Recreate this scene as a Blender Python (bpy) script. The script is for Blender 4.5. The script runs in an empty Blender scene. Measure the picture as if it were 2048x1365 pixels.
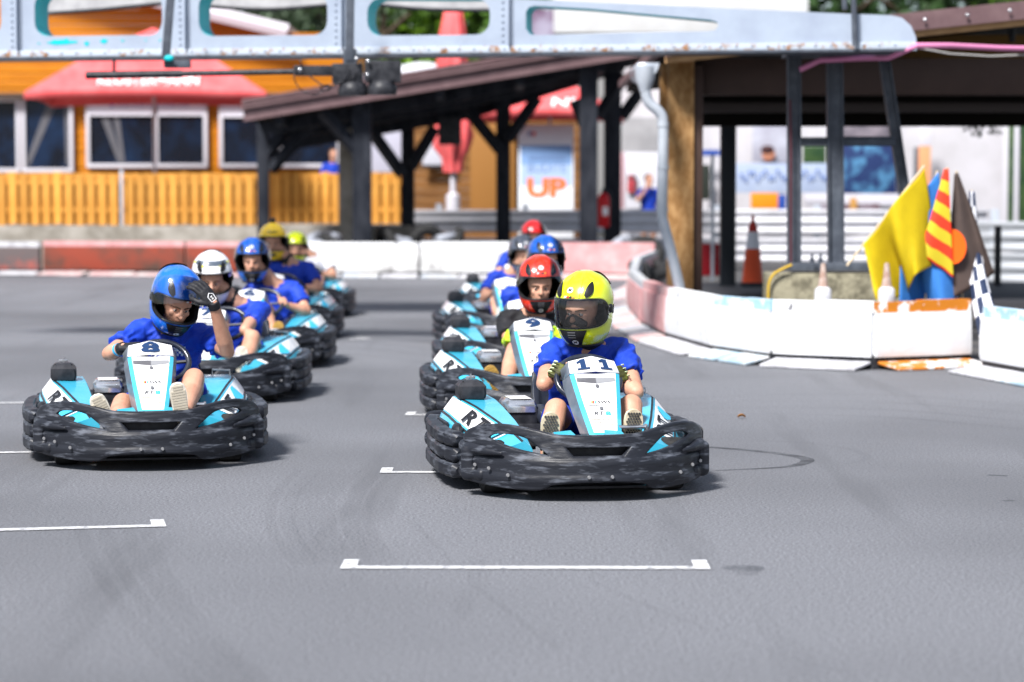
import bpy, bmesh, math, random
from mathutils import Vector, Matrix, noise
random.seed(7)
S = bpy.context.scene
COL = S.collection
R = math.radians
# ------------------------------------------------------------------ camera, sky, sun, exposure
F = 4836.0; PITCH = math.atan(304.5/F); CAMH = 1.5
cam_d = bpy.data.cameras.new('camera'); cam = bpy.data.objects.new('camera', cam_d); COL.objects.link(cam)
cam_d.sensor_width = 36.0; cam_d.lens = 36.0*F/2048.0
cam_d.clip_start = 0.1; cam_d.clip_end = 2000
cam.location = (0, 0, CAMH); cam.rotation_euler = (math.pi/2-PITCH, 0, 0)
cam_d.dof.use_dof = True; cam_d.dof.focus_distance = 12.3; cam_d.dof.aperture_fstop = 1.9
cam_d.dof.aperture_blades = 0
S.camera = cam
S.view_settings.view_transform = 'Standard'; S.view_settings.look = 'None'
S.view_settings.exposure = 1.12; S.view_settings.gamma = 1.0; S.view_settings.use_curve_mapping = False
SUN_EL, SUN_AZ = R(50), R(-150)      # azimuth measured from +Y towards +X: the sun stands behind the camera, to the left
W = bpy.data.worlds.new('World'); S.world = W; W.use_nodes = True
nt = W.node_tree; nt.nodes.clear()
sky = nt.nodes.new('ShaderNodeTexSky'); sky.sky_type = 'NISHITA'; sky.sun_disc = False
sky.sun_elevation = SUN_EL; sky.sun_rotation = SUN_AZ
sky.air_density = 1.0; sky.dust_density = 1.2; sky.ozone_density = 1.2
tc = nt.nodes.new('ShaderNodeTexCoord')
nz = nt.nodes.new('ShaderNodeTexNoise'); nz.inputs['Scale'].default_value = 3.2; nz.inputs['Detail'].default_value = 7; nz.inputs['Roughness'].default_value = .58
nt.links.new(tc.outputs['Generated'], nz.inputs['Vector'])
rp = nt.nodes.new('ShaderNodeValToRGB'); rp.color_ramp.elements[0].position = .46; rp.color_ramp.elements[1].position = .62
nt.links.new(nz.outputs['Fac'], rp.inputs['Fac'])
mx = nt.nodes.new('ShaderNodeMix'); mx.data_type = 'RGBA'
nt.links.new(rp.outputs['Color'], mx.inputs['Factor'])
nt.links.new(sky.outputs['Color'], mx.inputs['A']); mx.inputs['B'].default_value = (8.0, 8.4, 9.2, 1)
bg = nt.nodes.new('ShaderNodeBackground'); bg.inputs['Strength'].default_value = .056
nt.links.new(mx.outputs['Result'], bg.inputs['Color'])
wo = nt.nodes.new('ShaderNodeOutputWorld'); nt.links.new(bg.outputs['Background'], wo.inputs['Surface'])
sun_d = bpy.data.lights.new('sun', 'SUN'); sun_d.energy = 4.1; sun_d.angle = R(12); sun_d.color = (1.0, .97, .94)
sun = bpy.data.objects.new('sun', sun_d); COL.objects.link(sun)
sv = Vector((math.sin(SUN_AZ)*math.cos(SUN_EL), math.cos(SUN_AZ)*math.cos(SUN_EL), math.sin(SUN_EL)))
sun.rotation_euler = sv.to_track_quat('Z', 'Y').to_euler()
sun.location = (-10, -10, 20)

def ray(px, py):
    u, v = (px-1024)/F, (682.5-py)/F
    return Vector((u, math.cos(PITCH)+v*math.sin(PITCH), -math.sin(PITCH)+v*math.cos(PITCH)))
def at(px, py, Y):
    d = ray(px, py); return Vector((0, 0, CAMH))+d*(Y/d.y)
def gnd(px, py, z=0.0):
    d = ray(px, py); t = (z-CAMH)/d.z; return Vector((0, 0, CAMH))+d*t

# ------------------------------------------------------------------ materials
MATS = {}
def P(name, col, rough=.5, metal=0.0, col2=None, nscale=6.0, lo=.4, hi=.65, bump=0.0, bscale=80.0, coat=0.0,
      stretch=(1, 1, 1), rand=0.0, spec=.22, detail=6, coord='Object', rough2=None):
    if name in MATS: return MATS[name]
    m = bpy.data.materials.new(name); m.use_nodes = True; n = m.node_tree; b = n.nodes['Principled BSDF']
    b.inputs['Base Color'].default_value = (*col, 1); b.inputs['Roughness'].default_value = rough
    b.inputs['Metallic'].default_value = metal; b.inputs['Coat Weight'].default_value = coat
    b.inputs['Coat Roughness'].default_value = .04; b.inputs['Specular IOR Level'].default_value = spec
    t = n.nodes.new('ShaderNodeTexCoord'); mp = n.nodes.new('ShaderNodeMapping'); mp.inputs['Scale'].default_value = stretch
    n.links.new(t.outputs[coord], mp.inputs['Vector'])
    out = None
    if col2 is not None:
        z = n.nodes.new('ShaderNodeTexNoise'); z.inputs['Scale'].default_value = nscale; z.inputs['Detail'].default_value = detail
        z.inputs['Roughness'].default_value = .62
        n.links.new(mp.outputs['Vector'], z.inputs['Vector'])
        r = n.nodes.new('ShaderNodeMapRange'); r.inputs['From Min'].default_value = lo; r.inputs['From Max'].default_value = hi
        n.links.new(z.outputs['Fac'], r.inputs['Value'])
        x = n.nodes.new('ShaderNodeMix'); x.data_type = 'RGBA'
        x.inputs['A'].default_value = (*col, 1); x.inputs['B'].default_value = (*col2, 1)
        n.links.new(r.outputs['Result'], x.inputs['Factor']); out = x.outputs['Result']
        if rough2 is not None:
            rr = n.nodes.new('ShaderNodeMapRange'); rr.inputs['To Min'].default_value = rough; rr.inputs['To Max'].default_value = rough2
            n.links.new(r.outputs['Result'], rr.inputs['Value']); n.links.new(rr.outputs['Result'], b.inputs['Roughness'])
    if rand:
        o = n.nodes.new('ShaderNodeObjectInfo'); h = n.nodes.new('ShaderNodeHueSaturation')
        r2 = n.nodes.new('ShaderNodeMapRange'); r2.inputs['To Min'].default_value = 1-rand; r2.inputs['To Max'].default_value = 1+rand
        n.links.new(o.outputs['Random'], r2.inputs['Value']); n.links.new(r2.outputs['Result'], h.inputs['Value'])
        if out is not None: n.links.new(out, h.inputs['Color'])
        else: h.inputs['Color'].default_value = (*col, 1)
        out = h.outputs['Color']
    if out is not None: n.links.new(out, b.inputs['Base Color'])
    if bump:
        z2 = n.nodes.new('ShaderNodeTexNoise'); z2.inputs['Scale'].default_value = bscale; z2.inputs['Detail'].default_value = 5
        n.links.new(mp.outputs['Vector'], z2.inputs['Vector'])
        bp = n.nodes.new('ShaderNodeBump'); bp.inputs['Strength'].default_value = bump; bp.inputs['Distance'].default_value = .02
        n.links.new(z2.outputs['Fac'], bp.inputs['Height']); n.links.new(bp.outputs['Normal'], b.inputs['Normal'])
    MATS[name] = m; return m
def glassmat(name, tint, gloss=.12, rough=.03):
    if name in MATS: return MATS[name]
    m = bpy.data.materials.new(name); m.use_nodes = True; n = m.node_tree; n.nodes.clear()
    o = n.nodes.new('ShaderNodeOutputMaterial'); tr = n.nodes.new('ShaderNodeBsdfTransparent'); tr.inputs['Color'].default_value = (*tint, 1)
    g = n.nodes.new('ShaderNodeBsdfGlossy'); g.inputs['Roughness'].default_value = rough
    fr = n.nodes.new('ShaderNodeFresnel'); fr.inputs['IOR'].default_value = 1.5
    mr = n.nodes.new('ShaderNodeMath'); mr.operation = 'MULTIPLY_ADD'; mr.inputs[1].default_value = 1.0; mr.inputs[2].default_value = gloss*.3
    n.links.new(fr.outputs['Fac'], mr.inputs[0])
    x = n.nodes.new('ShaderNodeMixShader'); n.links.new(mr.outputs[0], x.inputs['Fac'])
    n.links.new(tr.outputs[0], x.inputs[1]); n.links.new(g.outputs[0], x.inputs[2]); n.links.new(x.outputs[0], o.inputs['Surface'])
    MATS[name] = m; return m

# ------------------------------------------------------------------ object helpers
def tag(o, label=None, cat=None, group=None, kind=None):
    if label: o['label'] = label
    if cat: o['category'] = cat
    if group: o['group'] = group
    if kind: o['kind'] = kind
    return o
def empty(name, loc=(0, 0, 0), rz=0.0, label=None, cat=None, group=None):
    o = bpy.data.objects.new(name, None); COL.objects.link(o); o.location = loc; o.rotation_euler = (0, 0, rz)
    o.empty_display_size = .1
    return tag(o, label, cat, group)
def smooth(me, ang=35):
    me.polygons.foreach_set('use_smooth', [True]*len(me.polygons))
    try: me.set_sharp_from_angle(angle=R(ang))
    except Exception: pass
def obj(name, bm, mats, parent=None, sm=35, loc=None):
    if isinstance(bm, bpy.types.Mesh): me = bm
    else:
        bmesh.ops.recalc_face_normals(bm, faces=bm.faces)
        me = bpy.data.meshes.new(name); bm.to_mesh(me); bm.free()
    for m in (mats if isinstance(mats, (list, tuple)) else [mats]):
        if m is not None: me.materials.append(m)
    if sm: smooth(me, sm)
    o = bpy.data.objects.new(name, me); COL.objects.link(o)
    if parent: o.parent = parent
    if loc is not None: o.location = loc
    return o
def thick(o, t, off=-1.0):
    m = o.modifiers.new('thickness', 'SOLIDIFY'); m.thickness = t; m.offset = off; return o
def copy_tree(o, parent=None):
    c = o.copy(); COL.objects.link(c); c.parent = parent
    for ch in list(o.children): copy_tree(ch, c)
    return c
def BM(): return bmesh.new()
def box(bm, c, s, rot=None, bev=0.0, mi=0):
    vs = []; c = Vector(c)
    n0 = len(bm.faces)
    r = bmesh.ops.create_cube(bm, size=1.0)
    vs = r['verts']
    for v in vs:
        v.co = Vector((v.co.x*s[0], v.co.y*s[1], v.co.z*s[2]))
    if bev:
        es = list({e for v in vs for e in v.link_edges})
        rr = bmesh.ops.bevel(bm, geom=es, offset=bev, segments=2, affect='EDGES', profile=.6)
        vs = list({v for f in rr['faces'] for v in f.verts} | {v for v in vs if v.is_valid})
    bm.verts.ensure_lookup_table()
    M_ = rot.to_3x3() if rot is not None else None
    for v in vs:
        v.co = (M_ @ v.co if M_ else v.co)+c
    if mi:
        for f in {f for v in vs for f in v.link_faces}: f.material_index = mi
    return vs
def frames(pts, up=None):
    pts = [Vector(p) for p in pts]; out = []; n = None
    for i, p in enumerate(pts):
        a = pts[max(i-1, 0)]; b = pts[min(i+1, len(pts)-1)]; t = (b-a).normalized()
        if up is not None:
            s = t.cross(Vector(up)); s = s.normalized() if s.length > 1e-5 else Vector((1, 0, 0))
            nn = s.cross(t)
        else:
            if n is None:
                ref = Vector((0, 0, 1)) if abs(t.z) < .9 else Vector((0, 1, 0))
                s = t.cross(ref).normalized()
            else:
                s = t.cross(n).normalized()
            nn = s.cross(t); n = nn
        out.append((p, t, s, nn))
    return out
def tube(bm, pts, rad, seg=10, up=None, mi=0, caps=True, closed=False):
    fr = frames(pts, up); rings = []
    N = len(fr)
    if not isinstance(rad, (list, tuple)): rad = [rad]*N
    for (p, t, s, n), r in zip(fr, rad):
        rx, ry = r if isinstance(r, (list, tuple)) else (r, r)
        rings.append([bm.verts.new(p+s*(rx*math.cos(2*math.pi*k/seg))+n*(ry*math.sin(2*math.pi*k/seg))) for k in range(seg)])
    for i in range(N-1):
        for k in range(seg):
            f = bm.faces.new((rings[i][k], rings[i][(k+1) % seg], rings[i+1][(k+1) % seg], rings[i+1][k])); f.material_index = mi
    if caps:
        for rg in (rings[0][::-1], rings[-1]):
            f = bm.faces.new(rg); f.material_index = mi
    return rings
def capsule(bm, pts, rad, seg=12, up=None):
    """tube with rounded ends"""
    pts = [Vector(p) for p in pts]; rad = [(r if isinstance(r, (list, tuple)) else (r, r)) for r in rad]
    a = (pts[0]-pts[1]).normalized(); b = (pts[-1]-pts[-2]).normalized()
    r0 = min(rad[0]); r1 = min(rad[-1]); P_, Q = [], []
    for k in (.95, .7, .35):
        P_.append(pts[0]+a*r0*k); c = math.sqrt(1-k*k); Q.append((rad[0][0]*c, rad[0][1]*c))
    P_ += pts; Q += rad
    for k in (.35, .7, .95):
        P_.append(pts[-1]+b*r1*k); c = math.sqrt(1-k*k); Q.append((rad[-1][0]*c, rad[-1][1]*c))
    tube(bm, P_, Q, seg, up)
def sphere(bm, c, r, seg=14, rings=9, rot=None):
    c = Vector(c); r = r if isinstance(r, (list, tuple)) else (r, r, r)
    q = bmesh.ops.create_uvsphere(bm, u_segments=seg, v_segments=rings, radius=1)
    for v in q['verts']:
        v.co = Vector((v.co.x*r[0], v.co.y*r[1], v.co.z*r[2]))
        if rot: v.co = rot @ v.co
        v.co += c
def lathe(bm, prof, seg=20, c=(0, 0, 0), axis='Z', mi=0):
    c = Vector(c); rings = []
    for r, h in prof:
        rg = []
        for k in range(seg):
            a = 2*math.pi*k/seg
            v = Vector((r*math.cos(a), r*math.sin(a), h))
            if axis == 'X': v = Vector((v.z, v.x, v.y))
            if axis == 'Y': v = Vector((v.x, v.z, v.y))
            rg.append(bm.verts.new(c+v))
        rings.append(rg)
    for i in range(len(rings)-1):
        for k in range(seg):
            f = bm.faces.new((rings[i][k], rings[i][(k+1) % seg], rings[i+1][(k+1) % seg], rings[i+1][k])); f.material_index = mi
    for rg in (rings[0][::-1], rings[-1]):
        if (rg[0].co-rg[seg//2].co).length > 1e-5:
            f = bm.faces.new(rg); f.material_index = mi
def loft(bm, secs, mi=None, cap=True, closed=True):
    rings = [[bm.verts.new(Vector(p)) for p in s] for s in secs]; n = len(rings[0])
    for i in range(len(rings)-1):
        for k in range(n if closed else n-1):
            f = bm.faces.new((rings[i][k], rings[i][(k+1) % n], rings[i+1][(k+1) % n], rings[i+1][k]))
            if mi: f.material_index = mi[k] if not callable(mi) else mi(i, k)
    if cap and closed:
        bm.faces.new(rings[0][::-1]); bm.faces.new(rings[-1])
    return rings
def poly(bm, pts, mi=0):
    f = bm.faces.new([bm.verts.new(Vector(p)) for p in pts]); f.material_index = mi; return f
def prism(bm, pts, d, mi=0):
    """closed solid from an outline and an offset vector"""
    d = Vector(d); a = [bm.verts.new(Vector(p)) for p in pts]; b = [bm.verts.new(Vector(p)+d) for p in pts]; n = len(a)
    fs = [bm.faces.new(a[::-1]), bm.faces.new(b)]
    for k in range(n): fs.append(bm.faces.new((a[k], a[(k+1) % n], b[(k+1) % n], b[k])))
    for f in fs: f.material_index = mi
def crom(pts, n=4, closed=True):
    out = []; N = len(pts); pts = [Vector((*p, 0)) if len(p) == 2 else Vector(p) for p in pts]
    for i in range(N if closed else N-1):
        p0, p1, p2, p3 = [pts[(i+k) % N] if closed else pts[min(max(i+k, 0), N-1)] for k in (-1, 0, 1, 2)]
        for j in range(n):
            t = j/n
            out.append(.5*((2*p1)+(p2-p0)*t+(2*p0-5*p1+4*p2-p3)*t*t+(3*p1-p0-3*p2+p3)*t**3))
    if not closed: out.append(pts[-1])
    return out
def curve_mesh(splines=None, text=None, extrude=0.0, bevel=0.0, size=1.0, offset=0.0, align='CENTER', res=3, shear=0.0):
    """filled 2-D curve or text turned into a mesh datablock (XY plane)"""
    if text is not None:
        c = bpy.data.curves.new('tmp', 'FONT'); c.body = text; c.size = size; c.align_x = align; c.align_y = 'CENTER'; c.shear = shear
        c.resolution_u = res; c.offset = offset
    else:
        c = bpy.data.curves.new('tmp', 'CURVE'); c.dimensions = '2D'; c.fill_mode = 'BOTH'
        for s in splines:
            sp = c.splines.new('POLY'); sp.points.add(len(s)-1)
            for q, p in zip(sp.points, s): q.co = (p[0], p[1], 0, 1)
            sp.use_cyclic_u = True
    c.extrude = extrude; c.bevel_depth = bevel; c.bevel_resolution = 1
    o = bpy.data.objects.new('tmp', c); COL.objects.link(o)
    dg = bpy.context.evaluated_depsgraph_get(); me = bpy.data.meshes.new_from_object(o.evaluated_get(dg))
    bpy.data.objects.remove(o); bpy.data.curves.remove(c)
    bm = BM(); bm.from_mesh(me); bpy.data.meshes.remove(me)
    bmesh.ops.remove_doubles(bm, verts=bm.verts, dist=1e-5)
    return bm
def cuts(bm, axis, vals):
    n = Vector((0, 0, 0)); n[axis] = 1
    for v in vals:
        co = Vector((0, 0, 0)); co[axis] = v
        bmesh.ops.bisect_plane(bm, geom=bm.verts[:]+bm.edges[:]+bm.faces[:], plane_co=co, plane_no=n, dist=1e-5)
def evalmods(o):
    dg = bpy.context.evaluated_depsgraph_get(); me = bpy.data.meshes.new_from_object(o.evaluated_get(dg))
    return me
def remesh(bm, voxel, it=4, fac=.5):
    bmesh.ops.recalc_face_normals(bm, faces=bm.faces)
    me = bpy.data.meshes.new('tmp'); bm.to_mesh(me); bm.free()
    o = bpy.data.objects.new('tmp', me); COL.objects.link(o)
    m = o.modifiers.new('r', 'REMESH'); m.mode = 'VOXEL'; m.voxel_size = voxel; m.use_smooth_shade = True
    if it:
        s = o.modifiers.new('s', 'SMOOTH'); s.factor = fac; s.iterations = it
    me2 = evalmods(o); bpy.data.objects.remove(o); bpy.data.meshes.remove(me)
    return me2
def vmap(me, fn):
    cs = [v.co.copy() for v in me.vertices]; ns = [v.normal.copy() for v in me.vertices]; out = []
    for c, n in zip(cs, ns): out.extend(fn(c, n))
    me.vertices.foreach_set('co', out); me.update()
def patch(bm, c4, off=.002):
    """map a flat bmesh with x,y in 0..1 onto the bilinear patch c4 = (bl, br, tr, tl)"""
    a, b, c, d = [Vector(p) for p in c4]; nrm = ((b-a).cross(d-a)).normalized()
    for v in bm.verts:
        u, w, h = v.co
        v.co = (a*(1-u)+b*u)*(1-w)+(d*(1-u)+c*u)*w+nrm*(off+h)
    return bm
def text_patch(name, s, c4, mat_, parent, off=.003, fill=.9, bold=0.0, shear=0.0, mats=None, stretch=True):
    bm = curve_mesh(text=s, size=1.0, offset=bold, shear=shear)
    xs = [v.co.x for v in bm.verts]; ys = [v.co.y for v in bm.verts]
    x0, x1, y0, y1 = min(xs), max(xs), min(ys), max(ys)
    for v in bm.verts:
        v.co.x = .5+((v.co.x-x0)/(x1-x0)-.5)*fill; v.co.y = .5+((v.co.y-y0)/(y1-y0)-.5)*fill
    patch(bm, c4, off)
    return obj(name, bm, mat_, parent, sm=0)
def quad_patch(name, pts, c4, mat_, parent, off=.002, n=1):
    bm = BM(); poly(bm, [(x, y, 0) for x, y in pts])
    if n > 1: cuts(bm, 0, [i/n for i in range(1, n)])
    patch(bm, c4, off); return obj(name, bm, mat_, parent, sm=0)
# ------------------------------------------------------------------ track
def asphalt():
    m = bpy.data.materials.new('asphalt'); m.use_nodes = True; n = m.node_tree; b = n.nodes['Principled BSDF']; MATS['asphalt'] = m
    t = n.nodes.new('ShaderNodeTexCoord')
    def nz_(sc, det, ro=.6, st=(1, 1, 1)):
        mp = n.nodes.new('ShaderNodeMapping'); mp.inputs['Scale'].default_value = st; n.links.new(t.outputs['Object'], mp.inputs['Vector'])
        z = n.nodes.new('ShaderNodeTexNoise'); z.inputs['Scale'].default_value = sc; z.inputs['Detail'].default_value = det; z.inputs['Roughness'].default_value = ro
        n.links.new(mp.outputs['Vector'], z.inputs['Vector']); return z
    def mixc(f, A, B, lo, hi):
        r = n.nodes.new('ShaderNodeMapRange'); r.inputs['From Min'].default_value = lo; r.inputs['From Max'].default_value = hi; n.links.new(f, r.inputs['Value'])
        x = n.nodes.new('ShaderNodeMix'); x.data_type = 'RGBA'; n.links.new(r.outputs['Result'], x.inputs['Factor'])
        for s_, v in (('A', A), ('B', B)):
            if isinstance(v, tuple): x.inputs[s_].default_value = (*v, 1)
            else: n.links.new(v, x.inputs[s_])
        return x.outputs['Result']
    fine = nz_(75, 5, .8); mid = nz_(1.1, 6, .62, (1, .8, 1)); streak = nz_(1.0, 5, .6, (1.6, .12, 1)); big = nz_(.16, 3)
    c = mixc(fine.outputs['Fac'], (.026, .027, .031), (.27, .278, .306), .36, .66)
    c2 = mixc(streak.outputs['Fac'], (.085, .0875, .097), c, .26, .44)
    c3 = mixc(mid.outputs['Fac'], c2, (.16, .165, .182), .56, 1.1)
    c4 = mixc(big.outputs['Fac'], (.07, .072, .080), c3, .25, .56)
    n.links.new(c4, b.inputs['Base Color']); b.inputs['Roughness'].default_value = .72
    bp = n.nodes.new('ShaderNodeBump'); bp.inputs['Strength'].default_value = .5; bp.inputs['Distance'].default_value = .01
    n.links.new(fine.outputs['Fac'], bp.inputs['Height']); n.links.new(bp.outputs['Normal'], b.inputs['Normal'])
    return m
def alpha_mat(name, col, amount, nscale=6, lo=.35, hi=.7, stretch=(1, 1, 1)):
    m = bpy.data.materials.new(name); m.use_nodes = True; n = m.node_tree; b = n.nodes['Principled BSDF']; MATS[name] = m
    b.inputs['Base Color'].default_value = (*col, 1); b.inputs['Roughness'].default_value = .7
    t = n.nodes.new('ShaderNodeTexCoord'); mp = n.nodes.new('ShaderNodeMapping'); mp.inputs['Scale'].default_value = stretch; n.links.new(t.outputs['Object'], mp.inputs['Vector'])
    z = n.nodes.new('ShaderNodeTexNoise'); z.inputs['Scale'].default_value = nscale; z.inputs['Detail'].default_value = 6; n.links.new(mp.outputs['Vector'], z.inputs['Vector'])
    r = n.nodes.new('ShaderNodeMapRange'); r.inputs['From Min'].default_value = lo; r.inputs['From Max'].default_value = hi; r.inputs['To Max'].default_value = amount
    n.links.new(z.outputs['Fac'], r.inputs['Value']); n.links.new(r.outputs['Result'], b.inputs['Alpha']); return m
bm = BM(); poly(bm, [(-300, -100, -.02), (300, -100, -.02), (300, 400, -.02), (-300, 400, -.02)])
tag(obj('ground', bm, P('dirt_ground', (.16, .15, .13), .9, col2=(.10, .095, .08), nscale=2, bump=.4, bscale=20)), kind='structure')
bm = BM(); poly(bm, [(-40, -20, 0), (40, -20, 0), (40, 44.6, 0), (-40, 44.6, 0)])
track = tag(obj('track', bm, asphalt()), kind='structure')
m_line = alpha_mat('road_paint', (.58, .585, .60), .95, 22, .24, .5)
def gstrip(name, pts, w, mt, z=.004, parent=track):
    bm = BM(); rows = []
    for (p, t, s, n) in frames([Vector((p[0], p[1], z)) for p in pts], (0, 0, 1)):
        ww = w if not callable(w) else w(len(rows)/(len(pts)-1))
        rows.append((bm.verts.new(p-s*ww/2), bm.verts.new(p+s*ww/2)))
    for a, b in zip(rows, rows[1:]): bm.faces.new((a[0], a[1], b[1], b[0]))
    return obj(name, bm, mt, parent, sm=0)
def bracket(lx, ly, rx, ry, tick=True, lt=True, rt=True):
    """grid bracket: line from left to right pixel, ticks turned away from the camera"""
    a, b = gnd(lx, ly), gnd(rx, ry); d = (b-a).normalized(); n = Vector((-d.y, d.x, 0)); bm = BM()
    bow = [Vector((0, 0, 0))]*2
    h = .034; z = Vector((0, 0, .005)); tk, tw = .20, .062
    pts = [a-n*h, b-n*h]
    if rt: pts += [b+n*tk, b-d*tw+n*tk*.98, b-d*tw+n*h]
    else: pts += [b+n*h]
    if lt: pts += [a+d*tw+n*h, a+d*tw+n*tk, a+n*tk]
    else: pts += [a+n*h]
    poly(bm, [p+z for p in pts]); bmesh.ops.triangulate(bm, faces=bm.faces[:])
    return obj('grid_marking', bm, m_line, track, 0)
bracket(681, 1137, 1420, 1138); bracket(-420, 1073, 332, 1053); bracket(760, 946, 1380, 946); bracket(-330, 913, 205, 903)
bracket(810, 831, 1290, 833); bracket(-200, 810, 340, 803); bracket(845, 764, 1240, 764); bracket(560, 797, 590, 793, lt=False)
bracket(690, 634, 728, 632, lt=False); bracket(640, 668, 690, 666, lt=False); bracket(700, 1160-480, 742, 678, lt=False)
m_mark = alpha_mat('tyre_mark', (.03, .031, .037), .6, 7, .2, .7, (1, 1, 1))
m_faint = alpha_mat('faint_tyre_mark', (.04, .041, .047), .085, .9, .2, .8, (1, 1, 1))
def mark(px, w, mt): gstrip('tyre_mark', [gnd(x, y) for x, y, _ in crom([(*p, 0) for p in px], 6, False)], w, mt, .002)
mark([(1180, 888), (1300, 890), (1430, 896), (1540, 906), (1600, 915), (1615, 923), (1590, 932), (1540, 937), (1430, 942)], lambda t: .03+.05*math.sin(math.pi*t), m_mark)
mark([(1400, 878), (1500, 881), (1620, 888), (1700, 900), (1732, 912), (1725, 923), (1690, 928)], .05, m_faint)
mark([(1500, 883), (1700, 888), (1950, 892)], .04, m_faint)
mark([(1975, 951), (2015, 953)], .04, m_mark); mark([(2005, 1003), (2028, 1002)], .05, m_mark)
for k, x in enumerate((540, 575, 600, 628, 655, 700, 735)):
    mark([(x+60, 940), (x+15, 985), (x, 1030), (x+12, 1075), (x+55, 1130)], .05+.02*(k % 3), m_faint)
for k, x in enumerate((190, 240, 285, 320)): mark([(x-30, 1060), (x+10, 1150), (x+90, 1260), (x+220, 1380)], .06, m_faint)
mark([(1190, 1165), (1300, 1215), (1500, 1290), (1700, 1350)], .022, m_faint); mark([(820, 1040), (880, 1100), (960, 1180), (1120, 1300)], .03, m_faint)
for k in range(5): mark([(120+k*18, 655+k*12), (420, 650+k*13), (760, 662+k*13), (1000, 690+k*16)], .16, m_faint)
for k in range(4): mark([(1330, 800+k*11), (1550, 790+k*13), (1800, 792+k*15), (2080, 815+k*16)], .10, m_faint)
m_oil = alpha_mat('oil_stain', (.05, .055, .068), .35, 9, .3, .7)
bm = BM(); c = gnd(1488, 1141); poly(bm, [c+Vector((.08*math.cos(a)*(1+.2*math.sin(3*a)), .13*math.sin(a), .003)) for a in [i*math.pi/10 for i in range(20)]]); obj('oil_stain', bm, m_oil, track, 0)
# ------------------------------------------------------------------ shared materials
m_black = P('black_plastic', (.013, .0145, .020), .42, spec=.25, col2=(.15, .165, .20), nscale=10, lo=.52, hi=.80, bump=.14, bscale=12, stretch=(.7, .7, 4.0), rough2=.6, detail=14)
m_blackp = P('black_plain', (.013, .014, .018), .45, col2=(.035, .036, .042), nscale=14)
m_rubber = P('tyre_rubber', (.014, .014, .015), .75, col2=(.03, .03, .03), nscale=20)
m_cyan = P('cyan_plastic', (.035, .37, .55), .26, spec=.5, col2=(.09, .45, .60), nscale=4, coat=.4, lo=.4, hi=.8)
m_cyand = P('cyan_dusty', (.03, .30, .42), .42, col2=(.10, .33, .40), nscale=12, lo=.45, hi=.75)
m_white = P('white_plastic', (.72, .73, .75), .34, col2=(.55, .54, .52), nscale=7, lo=.5, hi=.85, coat=.2)
m_dirtyw = P('dirty_white_plastic', (.66, .64, .60), .5, col2=(.40, .37, .33), nscale=10, lo=.42, hi=.75)
m_grey = P('grey_plastic', (.10, .125, .16), .28, spec=.5, col2=(.17, .19, .23), nscale=8, coat=.5)
m_dgrey = P('dark_grey_panel', (.13, .135, .15), .45, col2=(.09, .09, .10), nscale=8)
m_navy = P('navy_print', (.012, .035, .10), .45)
m_ink = P('black_print', (.012, .012, .015), .5)
m_orange_p = P('orange_print', (.80, .28, .03), .5)
m_red_p = P('red_print', (.65, .03, .03), .5)
m_cyan_p = P('cyan_print', (.05, .45, .68), .45)
m_greyp = P('grey_print', (.35, .34, .33), .55)
m_paper = P('sticker_paper', (.78, .78, .80), .4)
m_steel = P('steel', (.62, .63, .66), .28, metal=1.0, col2=(.42, .42, .43), nscale=30)
m_chrome = P('silver_cover', (.50, .53, .58), .2, metal=.75, col2=(.34, .36, .41), nscale=10)
m_seat = P('seat_shell', (.012, .016, .03), .3, col2=(.03, .034, .045), nscale=10, coat=.3)

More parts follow.
